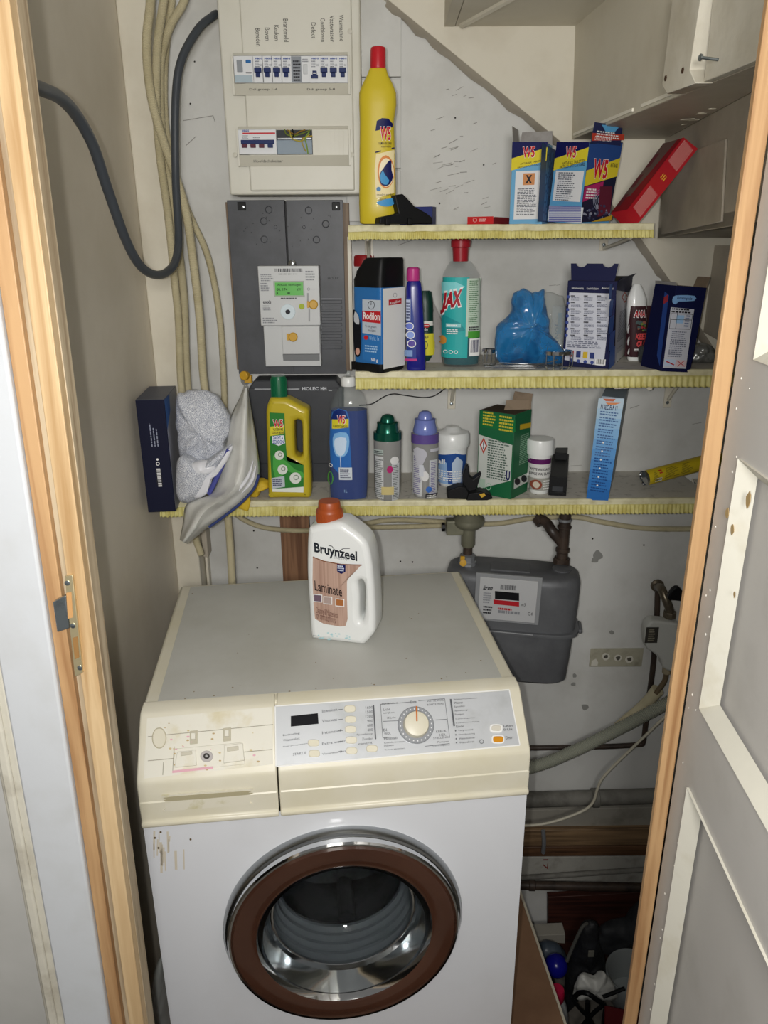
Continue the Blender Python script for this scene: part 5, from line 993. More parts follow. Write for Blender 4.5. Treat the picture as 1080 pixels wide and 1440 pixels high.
# purple bottle
t, f, rows, loc, bb = bottle('detergent_bottle', 'slanted royal-blue bottle with bright pink cap beside the rodent bait tub', 'bottle', [(522, 572, 598.5), (500, 571, 598), (450, 571, 595.5), (410, 571, 593), (402, 572, 592), (399, 574, 590)], z=zMS, dr=.6, mm=pl('#1d1f7a', .25), e=2.8)
capl(t, 'cap', rows, [(399, 572, 589.5), (396, 571.5, 590), (382, 572, 590), (380, 574, 588)], pl('#b83a80'))
f.poly([(571.5, 418), (578, 419), (580, 435), (584, 470), (585, 506), (572, 506)], p('#2c3f8c')); f.rect(571.5, 421, 577, 450, p('#b9c3dc')); f.micro(572, 424, 577, 448, 6, NAVY)
for k in range(3): f.disc(576+k*1.5, 458+k*12, 5.5, p(('#6a7ac8', '#8ba0dc', '#5a4a9a')[k]), 5); f.ring(576+k*1.5, 458+k*12, 5.5, 1, WHITE)
f.rect(571.5, 491, 580, 500, p('#7f9ac8')); f.rect(572, 503, 586, 506, p('#b83a80')); f.done()
t, f, rows, loc, bb = bottle('bottle', 'dark green bottle with yellow label squeezed between the blue bottle and clear one', 'bottle', [(510, 588, 609), (500, 587, 610), (430, 587, 609), (418, 588, 606.5), (413, 590, 604)], z=zMS, dr=.75, mm=pl('#10352c', .35))
b = B(); R_ = rows([(443, 587, 609), (425, 588, 608), (414, 589.5, 606)], .76)
for k in range(22): a = k*math.pi/11; b.tube([(z_ and (cx+hw*1.01*math.cos(a), hd*1.01*math.sin(a), z_)) for z_, cx, hw, cy, hd in R_], .0007, pl('#10352c', .35), 6)
b.obj('cap_ribs', t)['kind'] = 'stuff'
f.rect(590, 451, 609.5, 466, p('#10352c')); f.rect(594, 451, 609.5, 457, p('#e3e3dc')); f.disc(599, 457, 4.5, RED, 3); f.micro(596, 455.5, 602.5, 458.5, 1, WHITE, .5); f.text('de', 596, 460, 601, 464, WHITE); f.rect(590, 468, 609.5, 498, p('#d8cf3a')); f.text('IEF', 596, 471, 602, 475, INK, .02); f.ring(597, 484, 4, 1, INK, 6); f.done()
q = at(604, 500, 1.62); t = thing('card_strip', 'folded grey-brown card strip leaning on the dark green bottle', 'card', (q.x, 1.62, zMS+.0005))
b = B(); a_, c_ = at(602, 413, 1.66)-V(t.location), at(620, 452, 1.62)-V(t.location); b.prism([a_, a_+V((.004, 0, .001)), V((c_.x+.002, c_.y, c_.z)), V((c_.x+.004, 0, 0)), V((c_.x-.03, 0, 0))], (0, .0012, 0), CARDG); b.obj('card', t)
# ajax
MGLAS = mat('clear_plastic', '#8d9696', .08, alpha=.17, coat=.4); MTEAL = mat('teal_liquid', '#07525a', .2, spec=.2)
prA = [(516.5, 622, 674), (505, 621.5, 675), (460, 621.5, 675), (405, 621.5, 675), (391, 622.5, 674), (381, 627, 669), (372, 633, 662)]
t, f, rows, loc, bb = bottle('cleaner_bottle', 'clear all-purpose cleaner bottle with teal label and dark red cap', 'bottle', prA, z=zMS, dr=.7, mm=MGLAS, e=2.2)
b = B(); R_ = rows([(514, 624, 672), (505, 623, 673.5), (460, 623, 673.5), (407, 623, 673.5), (398, 623.5, 673)], .68); R_[0] = (.004,)+R_[0][1:]; b.loft(R_, MTEAL, 36, 2.2); b.obj('liquid', t, 40)
capl(t, 'cap', rows, [(372, 637, 658), (353, 636, 659), (352, 634, 661.5), (343, 634, 662), (341, 637, 659), (338, 638, 658)], pl('#9c1f2a'))
lb = p('#2fa9a8'); f.rect(622.5, 389.5, 655, 501, lb); f.rect(655, 391, 673.5, 471, p('#c3d3c3')); f.micro(656.5, 393, 672.5, 455, 22, p('#4c7a52'), .45); f.rect(656, 464, 672.5, 473, p('#4d9a3c')); f.micro(657, 457, 672, 463, 2, INK, .7); f.bars(658, 474, 671.5, 498, NAVY, WHITE, 12)
f.poly([(622.5, 396), (640, 396), (652, 402), (640, 410), (623, 412)], p('#7fd0d2')); f.poly([(622.5, 440), (645, 452), (652, 462), (623, 470)], p('#1f8f93'))
f.text('JAX', 622.2, 405, 648.5, 441, WHITE, .085, shear=.1, tilt=.25); f.text('JAX', 622.8, 408, 647, 438, p('#a01a28'), .05, shear=.1, tilt=.25); f.rect(628, 453, 646, 458, p('#8ccccc')); f.micro(629, 454, 645, 457, 1, WHITE, .7); f.micro(629, 460, 643, 468, 3, WHITE)
f.disc(625, 476, 4, p('#c98a3a'), 6)
for k in range(3): f.ring(628+k*6, 492, 2.5, .8, WHITE)
f.done()
# wire soap rack
q = at(740, 519, 1.515); t = thing('wire_rack', 'chromed wire soap rack with two metal rings under the blue bag', 'rack', (q.x, 1.515, zMS+.001))
b = B(); L_ = at(679, 515, 1.53).x-q.x; R__ = at(802, 515, 1.53).x-q.x
for dx, hh in ((L_+.016, .028), (R__-.030, .030)):
    b = B(); rr = .015 if dx < 0 else .029; b.rings([[V((dx+(rr+o_)*math.cos(a*.2618), .045*(1 if dx < 0 else 0)+(rr*.8+o_)*math.sin(a*.2618), hh+zz)) for a in range(24)] for o_, zz in ((0, 0), (0, .007), (-.001, .007), (-.001, 0))], MCHR, closed=True); b.obj('ring', t)
    for a in (-2.6, -2.0, -1.4, -.8, -.3): b = B(); x, y = dx+rr*math.cos(a), .045*(1 if dx < 0 else 0)+rr*.8*math.sin(a); b.tube(catmull([(x, y, hh+.003), (x, y-.002, hh*.4), (x-.003*math.cos(a), y+.002, .003), (x-.012*math.cos(a), y+.012, .0015)], 4), .0011, MCHR, 7); b.obj('ring_leg', t)
for k in range(4): b = B(); yy = .0+k*.018; b.tube([(L_+.005, yy+.01, .0018), (R__-.01, yy, .0018)], .0012, MCHR, 7); b.obj('base_wire', t)
b = B(); b.tube(catmull([(L_+.03, -.002, .014), (0, -.006, .012), (R__-.06, -.006, .013), (R__-.03, -.004, .02)], 5), .0013, MCHR, 7); b.obj('front_wire', t)
# bags and blobs
def blob(name, label, cat, outline, Y, depth, mm, zmin, seed=0, amp=.006, freq=28, part='bag_film', squash=.5, sub=5, ridged=True):
    """crumpled bag from its outline in the photograph"""
    t = thing(name, label, cat, (at(*outline[0], Y).x, Y, zmin)); O = V(t.location)
    P = smooth2([(at(x, y, Y).x-O.x, at(x, y, Y).z-O.z) for x, y in outline], 5); cx = sum(a for a, _ in P)/len(P); cz = sum(a for _, a in P)/len(P)
    n = len(P); rs = []; K = 14
    for k in range(K+1):
        u = math.sin((k/K-.5)*math.pi)           # -1..1 front to back
        s_ = math.sqrt(max(0, 1-abs(u)**2.6))*.999+.001
        rs.append([V((cx+(x-cx)*s_, u*depth, cz+(z-cz)*s_)) for x, z in P])
    # refine by noise displacement
    for k, r in enumerate(rs):
        for i, v in enumerate(r):
            w_ = math.sin(k/K*math.pi); q = v*freq+V((seed, seed*2.1, 0)); nn = noise.noise(q)+.5*noise.noise(q*2.3)
            if ridged: nn = (.4-abs(nn))*1.6+.35*noise.noise(q*4.1)
            d = V(((v.x-cx), v.y*1.2, (v.z-cz))); d = d.normalized() if d.length > 1e-6 else V((0, -1, 0)); v += d*nn*amp; v.z = max(v.z, .0005)
    b = B(); b.rings(rs, mm); o = b.obj(part, t, 80); s_ = o.modifiers.new('sub', 'SUBSURF'); s_.levels = s_.render_levels = 1
    return t, o
MBAG = mat('blue_bag_film', '#2a86c8', .18, trans=.2, ior=1.05, alpha=.66, coat=.8, col2='#0f4f8c', scale=26, bump=1, bscale=38)
tb_, o = blob('plastic_bag', 'translucent blue plastic bag bunched up in the wire soap rack', 'bag', [(700, 503), (697, 470), (704, 455), (718, 443), (722, 420), (728, 410), (742, 409), (752, 413), (763, 411), (764, 425), (771, 452), (768, 464), (776, 474), (788, 488), (788, 508), (760, 512), (720, 514)], 1.545, .035, MBAG, zMS+.006, 3, .010, 34)
b = B(); b.loft([(.004, .045, .034, 0, .022), (.02, .045, .042, 0, .026), (.04, .042, .036, 0, .024), (.055, .04, .02, 0, .016)], mat('dark_blue_contents', '#12375c', .4), 24, 2.2); b.obj('bag_contents', tb_)
MCLR = mat('clear_bag_film', '#c9cdc9', .2, trans=.3, ior=1.05, alpha=.45, coat=.5)
tc_, o = blob('plastic_bag', 'colourless thin plastic bag sticking up behind the blue bag', 'bag', [(764, 500), (760, 460), (761, 420), (772, 411), (785, 416), (793, 420), (796, 450), (794, 500)], 1.63, .015, MCLR, zMS, 8, .004, 30)
t, wl, wr, h = carton('small_carton', 'narrow white medicine carton standing on end beside the dark blue tablets box', 'box', 772, 790, 795, 505, 432, -30, z=zMS, mm=pl('#b9c6d0', .5)); f, g = faces(t, wl, wr); f.text('JUNT', 778, 455, 787, 484, p('#2c78a8'), .03, rot=-90); f.micro(774, 440, 778, 484, 1, GREY, vert=True); f.rect(785, 440, 789, 470, p('#6aa6cc')); f.done()
# big dark blue tablets box
NB = mat('navy_carton', '#10153f', .6, spec=.2); t, wl, wr, h = carton('tablets_carton', 'large navy dishwasher tablets carton with notched flap raised on the middle shelf', 'box', 790, 857, 884, 519, 396, -24, z=zMS, mm=NB)
f, g = faces(t, wl, wr)
def FX(u, y):
    y = y or 455
    return 790+(796-790)*(515-y)/120+u*(66.5+4*(515-y)/120)
f.poly([(FX(.055, 506), 506), (FX(.88, 514), 515), (FX(.93, 412), 413), (FX(.08, 412), 411)], p('#c9cbd4')); 
for k in range(3): f.text(('Gebruiksaanwijzing', "Conseils d'utilisation", 'Anwendung')[k], FX(.12+.3*k, 405), 404, FX(.36+.3*k, 405), 407, WHITE)
for c_ in range(3):
    for r_ in range(7): f.micro(FX(.14+.27*c_, 0), 415+r_*9.2, FX(.24+.27*c_, 0), 417.2+r_*9.2, 1, INK, .8); f.micro(FX(.14+.27*c_, 0)+.5, 418+r_*9.2, FX(.37+.27*c_, 0), 422.6+r_*9.2, 3, p('#6e7284'))
for r_ in range(7): f.disc(FX(.075, 416+r_*9), 417+r_*9, 2.3, p('#3a4a8c'), n=10)
f.micro(FX(.08, 0), 480, FX(.85, 0), 488, 4, p('#6e7284'))
for k, c_ in enumerate(('#a83a3a', '#26346e', '#c9a92a', '#26346e')): f.rect(FX(.13+.14*k, 0), 492+k, FX(.21+.14*k, 0), 501+k, p(c_)); f.disc(FX(.17+.14*k, 0), 506+k, 2.6, p('#3a4a8c'), n=10)
f.bars(FX(.66, 0), 504, FX(.86, 0), 513, INK, WHITE, 12); f.done()
for k in range(5): g.rect(857.5, 400+k*23, 859.5+k, 420+k*23, p('#3f6bc0'))
g.poly([(864, 512), (866, 408), (889, 412), (883, 507)], p('#c6c8cf')); g.poly([(878, 410), (883, 418), (878, 426), (873, 418)], p('#b0483a')); g.poly([(878, 412.5), (881.3, 418), (878, 423.5), (874.8, 418)], p('#dedee0')); g.text('!', 877.4, 414, 878.8, 422, INK, .05); g.micro(867, 430, 885, 482, 20, p('#7b7f8c'), .5); g.text('750g', 867, 485, 874, 490, INK, .02); g.micro(867, 492, 882, 496, 2, INK); g.bars(866, 498, 879, 508, INK, WHITE, 10); g.done('side_label')
b = B(); b.box((-wl+.0015, .0015, h-.001), (-.0015, wr-.0015, h+.0004), p('#2c2622', .9)); b.obj('inside_shade_sheet', t)  # dark top sheet stands in for the shade inside the box
fz = (lambda y: hit(V(t.location), V((0, 0, 1)), y, 1)); zf_ = h+.032
n_ = [(-wl+.004, h+.004)]; pts = [(-wl+.006, h), (-wl+.002, zf_)]
for cxn in (-wl*.76, -wl*.22): pts += [(cxn+.010*math.cos(a), zf_-.007*math.sin(a)) for a in [math.pi-k*math.pi/6 for k in range(7)]]
pts += [(-.002, zf_), (-.006, h)]
b = B(); b.prism([(x, .002+.14*(z-h), z) for x, z in pts], (0, .001, 0), NB); b.obj('notched_flap', t)
flap(t, 'flap', (0, wr*.98, h), (-wl*.35, wr*.98, h), (0, .008, .030), CARD); flap(t, 'flap', (0, .002, h), (0, wr, h), (.006, 0, .006), NB)
# white insect bottle
t, f, rows, loc, bb = bottle('cleaner_bottle', 'white bottle with dark red picture label tucked behind the navy tablets carton', 'bottle', [(508, 882, 905), (500, 881, 907), (440, 881, 908.5), (425, 882, 907.5), (414, 886, 904), (406, 890, 900)], z=zMS, dr=.7, mm=MHB, e=2.3)
f.rect(885, 430, 908, 501, p('#3a1f24')); f.text('ANA', 888, 435, 906, 446, WHITE, .06); f.text('ANA', 889, 436, 905, 445, p('#b3262e'), .03); random.seed(6)
for i in range(16): f.disc(random.uniform(892, 907), random.uniform(451, 466), random.uniform(1, 2.6), p(random.choice(('#6a7a3a', '#8a5a4a', '#4a5a5a', '#a03a3a'))), n=7)
f.text('KEEP', 890, 467, 904, 476, p('#c8484a'), .04); f.text('OUT', 891, 477, 904, 486, p('#c8484a'), .04); f.micro(889, 488, 905, 492, 2, WHITE); f.ring(901, 497, 2.5, .8, WHITE); f.done()
# second navy box
t, wl, wr, h = carton('salt_carton', 'navy dishwasher salt carton with usage table, right end of the middle shelf', 'box', 921, 930, 972, 524, 402, 35, z=zMS, mm=NB)
bpy.data.objects.remove(t)
Cn = atz(929, 522.5, zMS); th = math.radians(12); ux = V((math.cos(th), math.sin(th), 0)); uy = V((-math.sin(th), math.cos(th), 0))
wl = hit(Cn, ux, 971, 0); h = hit(Cn, V((0, 0, 1)), 402, 1); wr = .075
for o in [o for o in bpy.data.objects if o.parent is None and o.name.startswith('carton_body')]: bpy.data.objects.remove(o)
t = thing('salt_carton', 'navy dishwasher salt carton with usage table, right end of the middle shelf', 'box', Cn+V((0, 0, .0006)), (0, math.radians(4.5), th))
b = B(); b.box((0, 0, 0), (wl, wr, h), NB); b.obj('carton_body', t, bev=.0006)
f = Face(t, (0, 0, 0), (1, 0, 0), (0, 0, 1)); g = Face(t, (0, wr, 0), (0, -1, 0), (0, 0, 1))
def FX(u, y):
    y = y or 517
    return 929+(944-929)*(522-y)/120+u*(42+4*(522-y)/120)
f.poly([(FX(.06, 0)-0, 517), (FX(.82, 517), 518.5), (FX(.80, 433), 435), (FX(.07, 433), 432)], p('#c9cbd4'))
f.poly([(FX(.08, 420), 425), (FX(.10, 415), 417), (FX(.3, 415), 415), (FX(.75, 415), 416), (FX(.76, 420), 423), (FX(.3, 424), 424), (FX(.2, 426), 428)], p('#7faad8'), 2); f.text('Dosering salz', FX(.22, 420), 418, FX(.7, 420), 421.5, NAVY, .01)
for a in ((.1, 441, .78, 442), (.1, 462, .78, 463), (.1, 441, .1, 462), (.3, 436, .3, 462), (.78, 442, .78, 463), (.1, 449, .78, 450)): f.line(FX(a[0], a[1]), a[1], FX(a[2], a[3]), a[3], .8, INK)
f.rect(FX(.31, 450), 443, FX(.5, 450), 455, p('#9cc0e4')); f.micro(FX(.52, 450), 443, FX(.76, 450), 460, 5, p('#5d6a90')); f.micro(FX(.1, 440), 434, FX(.76, 440), 440, 2, INK)
f.micro(FX(.09, 480), 466, FX(.78, 480), 502, 13, p('#6e7284'), .5); f.rect(FX(.1, 510), 505, FX(.42, 510), 515, p('#bfcfe4')); f.rect(FX(.46, 510), 506, FX(.78, 510), 516, p('#d6c0c4')); f.line(FX(.5, 510), 507, FX(.74, 510), 515, 1, RED); f.line(FX(.5, 510), 515, FX(.74, 510), 507, 1, RED); f.line(FX(.14, 510), 508, FX(.4, 510), 513, 1.6, RED); f.done()
g.poly([(924, 500), (935, 410), (941, 415), (928, 515)], p('#2a4a92')); g.poly([(934, 418), (940, 414), (939, 424), (933, 428)], p('#a8343c')); g.done('side_print')
flap(t, 'flap', (wl, .002, h), (wl, wr*.6, h), (.004, 0, .02), CARD); flap(t, 'flap', (0, 0, h), (0, wr, h), (-.003, 0, .006), CARDG); b = B(); b.box((.0015, .0015, h-.001), (wl-.0015, wr-.0015, h+.0004), p('#5c5148', .9)); b.obj('inside_shade_sheet', t)  # brown sheet on top colours in the shade of the opening
MJ = mat('dark_crumpled_foil', '#4a4d4c', .35, .3, col2='#2c2e2e', scale=60)
blob('crumpled_wrapper', 'crumpled dark wrapper lying between the two navy cartons', 'wrapper', [(902, 512), (900, 492), (908, 485), (920, 487), (928, 495), (926, 511)], 1.60, .02, MJ, zMS+.0005, 5, .006, 60, 'wrapper')
blob('crumpled_wrapper', 'crumpled grey foil wrapper right of the salt carton', 'wrapper', [(968, 508), (976, 488), (990, 483), (1003, 493), (1004, 508)], 1.60, .02, mat('grey_foil', '#8a8b87', .3, .5, col2='#5c5d5a', scale=60), zMS+.0005, 9, .006, 60, 'wrapper')
# ---- lowest shelf
NAV2 = mat('matt_navy_card', '#12152c', .6, spec=.2); Cn = at(246, 710.6, 1.47); Cn.z = zBS+.0006; t = thing('appliance_box', 'navy blue appliance box against the left wall on the lowest shelf', 'box', (0, 0, 0))
wl = abs(hit(Cn, V((-1, 0, 0)), 209.5, 0)); h = hit(Cn, V((0, 0, 1)), 562, 1); t.location = Cn; t.rotation_euler = (0, 0, math.radians(6)); bpy.context.view_layer.update(); wr = .15
b = B(); b.box((-wl, 0, 0), (0, wr, h), NAV2); b.obj('carton_body', t, bev=.0008)
f = Face(t, (0, 0, 0), (1, 0, 0), (0, 0, 1)); g = Face(t, (0, 0, 0), (0, 1, 0), (0, 0, 1))
f.bars(220, 659, 228, 684, INK, WHITE, 16, True); f.ring(222, 652, 2.6, .9, WHITE); f.disc(221.5, 646, 1.6, WHITE); f.micro(212, 595, 221, 628, 3, p('#8f94a8'), .35, vert=True); f.done()
q = [g.o+g.N*.0004+V((0, a, c)) for a, c in ((.0, .0), (wr, 0), (wr, h), (.0, h))]; g.b.add(q, [(0, 1, 2, 3)], p('#8e9099')); g.h += .0002
q = [g.o+g.N*.0007+V((0, a, c)) for a, c in ((.0, h), (.06, h), (.055, h*.86), (.0, h*.74))]; g.b.add(q, [(0, 1, 2, 3)], p('#2f5c9c')); q = [g.o+g.N*.0007+V((0, a, c)) for a, c in ((.0, 0), (.004, 0), (.004, h*.74), (.0, h*.74))]; g.b.add(q, [(0, 1, 2, 3)], p('#b9bdd2')); g.done('side_print')
b = B(); b.box((-wl, 0, h), (0, wr, h+.0006), p('#4c5160')); b.obj('top_face', t)
# white mesh bundle
if 'mesh_netting' not in _m:
    M = mat('mesh_netting', '#c9cbd0', .45, bump=.6, bscale=240); nt = M.node_tree; bs = nt.nodes['Principled BSDF']
    tc = nt.nodes.new('ShaderNodeTexCoord'); vo = nt.nodes.new('ShaderNodeTexVoronoi'); vo.feature = 'DISTANCE_TO_EDGE'; vo.inputs['Scale'].default_value = 420
    rp = nt.nodes.new('ShaderNodeValToRGB'); rp.color_ramp.elements[0].position = .02; rp.color_ramp.elements[1].position = .16; rp.color_ramp.elements[0].color = lin('#e6e7ea'); rp.color_ramp.elements[1].color = lin('#9298a6')
    nt.links.new(tc.outputs['Object'], vo.inputs['Vector']); nt.links.new(vo.outputs['Distance'], rp.inputs[0]); nt.links.new(rp.outputs[0], bs.inputs['Base Color'])
MNET = _m['mesh_netting']; MWB_ = mat('white_bag_film', '#d2d2cc', .3, coat=.3, alpha=.93, col2='#b9b8b2', scale=9, bump=.4, bscale=30)
t, o = blob('mesh_laundry_bag', 'crumpled white netting laundry bag bulging in front of the navy box', 'bag', [(251, 556), (268, 550), (298, 554), (314, 572), (322, 590), (321, 620), (316, 636), (308, 648), (288, 650), (270, 646), (256, 640), (252, 610), (250, 580)], 1.515, .035, MNET, zBS+.0005, 2, .009, 34, 'netting')
O = t.location
def blobpart(t, name, outline, Y, depth, mm, seed, amp=.005, freq=32):
    t2, o2 = blob('tmp', '', '', outline, Y, depth, mm, t.location.z, seed, amp, freq, name); d = t2.location-t.location
    o2.data.transform(Matrix.Translation(d)); o2.parent = t; bpy.data.objects.remove(t2); return o2
blobpart(t, 'netting_fold', [(254, 640), (272, 645), (284, 650), (300, 640), (322, 626), (322, 636), (300, 664), (288, 690), (276, 702), (258, 706), (249, 690), (250, 660)], 1.47, .03, MNET, 5)
blobpart(t, 'white_fold', [(270, 690), (290, 668), (308, 652), (324, 628), (326, 634), (310, 664), (294, 678), (292, 694), (276, 700)], 1.455, .012, mat('white_film', '#d9dadf', .3), 7, .003)
blobpart(t, 'white_fold', [(268, 654), (282, 648), (302, 650), (300, 664), (284, 668), (270, 672)], 1.455, .015, mat('white_film', '#d9dadf', .3), 11, .003)
# big white carrier bag, a curved folded sheet hanging over the shelf edge
L0 = [(345, 541), (338, 560), (326, 585), (319, 620), (312, 655), (298, 692), (275, 704), (262, 712), (258, 738), (254, 760)]
L1 = [(347, 545), (352, 575), (358, 610), (362, 640), (364, 662), (358, 684), (338, 707), (314, 726), (290, 742), (263, 764)]
t = thing('carrier_bag', 'large folded greyish-white carrier bag hanging over the front of the lowest shelf', 'bag', at(300, 700, 1.44)); O = V(t.location); b = B(); rows_ = []
a0_ = catmull([(x, y, 0) for x, y in L0], 5); a1_ = catmull([(x, y, 0) for x, y in L1], 5); n = len(a0_)
for k in range(n):
    u = k/(n-1); r = []
    for j in range(15):
        v_ = j/14; q2 = a0_[k].lerp(a1_[k], v_); Y_ = 1.535-.105*min(1, u*1.5)-.030*math.sin(v_*math.pi)+.030*abs(v_-.5)+.006*noise.noise(V((u*6, v_*3, 2)))+.003*math.sin(v_*16+u*5); r.append(at(q2.x, q2.y, Y_)-O)
    rows_.append(r)
b.add([q for r in rows_ for q in r], [(k*15+j, k*15+j+1, (k+1)*15+j+1, (k+1)*15+j) for k in range(n-1) for j in range(14)], MWB_); o = b.obj('bag_film', t, 80); o.modifiers.new('th', 'SOLIDIFY').thickness = .002
fc = p('#e2e3e4'); 
for pts in ([(356, 648), (350, 668), (338, 686), (325, 700)], [(318, 708), (300, 722), (282, 732), (266, 745)], [(311, 716), (292, 728), (272, 739)], [(360, 655), (354, 676), (340, 694)]):
    b = B(); P = [at(x, y, 1.425) for x, y in pts]; b.tube([q2-O for q2 in catmull(P, 6)], [.0005+.0032*math.sin(i/(len(pts)*6-6)*math.pi) for i in range(len(pts)*6-5)], mat('white_film', '#d9dadf', .3), 8); b.obj('fold_ridge', t)
b = B(); P = [at(*a) for a in ((364, 668, 1.43), (357, 687, 1.43), (338, 708, 1.43), (314, 727, 1.43), (294, 741, 1.43))]; b.tube([q2-O for q2 in catmull(P, 5)], .0028, p('#34406e'), 8); lbl(b.obj('dark_trim', t), 'dark blue bag edge'); 
b = B(); P = [at(*a) for a in ((322, 632, 1.452), (310, 660, 1.452), (296, 690, 1.452), (293, 694, 1.452))]; b.tube([q2-O for q2 in catmull(P, 5)], .005, p('#4a4f93'), 8); b.obj('blue_print', t)
blob('cleaning_cloth', 'bright yellow cleaning cloth, corner hanging over the shelf under the carrier bag', 'cloth', [(330, 700), (336, 690), (350, 690), (352, 700), (349, 717), (340, 716), (331, 712)], 1.515, .006, mat('yellow_cloth', '#cfae2a', .7), 0, 3, .002, 40, 'cloth')[0].location.z = 0
t2, o = blob('cleaning_cloth', 'crumpled end of a yellow cloth lying beside the green-capped bottle', 'cloth', [(350, 696), (352, 684), (362, 674), (376, 676), (378, 684), (368, 690), (362, 698)], 1.57, .02, mat('yellow_cloth', '#cfae2a', .7), zBS+.0005, 13, .004, 50, 'cloth')
# yellow handled bottle with green cap
q = at(407, 701.5, 1.545); q.z = zBS+.0006
t = thing('cleaner_bottle', 'yellow handled cleaner bottle with green cap and green label on the lowest shelf', 'bottle', (q.x, q.y+.03, q.z))
fl_ = Face(t, (0, 0, 0), (1, 0, 0), (0, 0, 1)); zo = fl_.uv(407, 697)[1]
def LO(pts): return [(u, max(v_-zo, 0)) for u, v_ in [fl_.uv(*a) for a in pts]]
ol = LO([(380, 563), (384, 558.5), (402, 558.5), (412, 562), (425, 569), (435, 575), (436, 590), (436, 630), (438, 660), (438.5, 690), (436, 697), (425, 697), (400, 697), (384, 697), (379.5, 692), (378, 640), (376.5, 600), (376.5, 575)])
hl = LO([(415.5, 595), (417, 590), (421, 588.5), (425, 591), (426.5, 600), (427, 630), (426.5, 637), (423, 640.5), (419, 639), (416.5, 632)])
vs, fs = plate([smooth2(ol, 4), smooth2(hl, 4)], .055, .011); b = B(); b.add(vs, fs, pl('#bdaa2c')); b.obj('bottle_body', t, 50)
zc = LO([(393, 561)])[0]; zt = LO([(393, 530)])[0][1]; rr = (LO([(404, 545)])[0][0]-LO([(382, 545)])[0][0])/2; b = B(); b.lathe([(rr, zc[1]-.004), (rr, zc[1]+.004), (rr*.96, zt-.004), (rr*.88, zt), (.0001, zt)], pl('#12613f'), (zc[0], 0, 0)); cp = b.obj('cap', t)
b = B()
for k in range(26): a = k*math.pi/13; b.box((rr-.0003, -.0005, zc[1]-.002), (rr+.0005, .0005, zt-.006), pl('#12613f'), Matrix.Translation((zc[0], 0, 0))@Matrix.Rotation(a, 4, 'Z'))
b.obj('grip_ribs', cp)['kind'] = 'stuff'
f = Face(t, (0, -.0278, 0), (1, 0, 0), (0, 0, 1), gap=.0003)
f.poly([(379, 580), (400, 581), (402, 625), (404, 648), (415, 652), (427, 654), (427, 692), (383, 691), (380, 640)], p('#2f7a33')); f.poly([(380, 600), (400, 598), (400, 610), (380, 613)], p('#d6ca34')); w5(f, 384.5, 590, 397.5, 601); f.text('VLOEIBARE', 384, 602, 398, 605.5, INK, .02); f.text('SCHUUR MIDDEL', 382, 606.5, 400, 610, INK, .02)
f.poly([(383, 613), (399, 612), (401, 623), (392, 627), (383, 623)], p('#e1e4ea')); f.text('ZACHT &', 384, 613, 398, 618, p('#2c4a9c'), .03); f.text('SCHOON', 384, 618.5, 399, 624, p('#2c4a9c'), .03)
f.poly([(384, 640), (402, 648), (415, 660), (426, 664), (426, 672), (404, 662), (388, 676)], p('#4ca046'), 2)
for x, y, r in ((393, 640, 6.5), (397.5, 660, 7), (415.5, 672, 8)): f.disc(x, y, r, p('#d9dcd4')); f.ring(x+1, y-1, r*.45, 1, p('#6a7a66'))
f.poly([(382, 672), (400, 669), (401, 684), (383, 687)], p('#b9c0c8')); f.micro(384, 673, 399, 683, 4, NAVY); f.poly([(383, 687), (400, 686), (427, 684), (427, 692), (383, 691)], p('#dfe3dc')); f.done()
# dish soap
MBLU = mat('blue_liquid', '#062f80', .2, spec=.2)
prD = [(706, 463, 518), (690, 462, 518.5), (640, 462, 519), (590, 463, 518), (572, 465, 516), (558, 470, 512), (548, 478, 502), (545, 480, 500)]
t, f, rows, loc, bb = bottle('dish_soap_bottle', 'clear squeeze bottle two thirds full of blue liquid with wine glass label', 'bottle', prD, z=zBS, dr=.62, mm=MGLAS, e=2.3)
b = B(); R_ = rows([(703, 465, 516), (690, 464, 517), (640, 464, 517.5), (590, 465, 516.5), (580, 465.5, 516)], .59); R_[0] = (.004,)+R_[0][1:]; b.loft(R_, MBLU, 36, 2.3); b.obj('liquid', t, 40)
capl(t, 'cap', rows, [(546, 480, 500), (544, 479.5, 500.5), (536, 479.5, 500.5), (533, 482, 498)], MHB); capl(t, 'nozzle', rows, [(533, 486, 494), (528, 486.5, 493.5), (524, 487.5, 492.5)], MGLAS)
f.poly([(465, 592), (468, 577), (477, 571.5), (488, 574), (492, 585), (493, 620), (496, 668), (480, 664), (466, 650), (464, 620)], p('#2f6ab4')); f.poly([(466, 588), (470, 576), (478, 572), (487, 575), (490, 585)], p('#142a6c')); f.poly([(468, 587), (491, 585), (491, 597), (468, 600)], p('#d6ca34')); w5(f, 476, 581, 486, 592); f.text('GLANSSPOELMIDDEL', 470, 594, 490, 597.5, INK, .01)
f.poly([(472, 606), (488, 604), (492, 616), (489, 632), (482, 638), (474, 636), (470, 622)], p('#7eb2e0'), 2); f.poly([(474, 612), (487, 611), (488, 622), (485, 633), (480, 636), (475, 633), (472, 622)], p('#c7d9ee'), 2); f.line(480, 636, 481, 666, 1, p('#c7d9ee')); f.rect(478, 652, 496, 669, p('#cfd6dc')); f.micro(480, 654, 494, 667, 5, NAVY); f.ring(467.5, 668, 3.6, 1.2, p('#4d9a3c'), 9); f.ring(468, 650, 2.5, .8, WHITE); f.text('1L', 485.5, 682, 489.5, 686, p('#9cc0e0')); f.done()
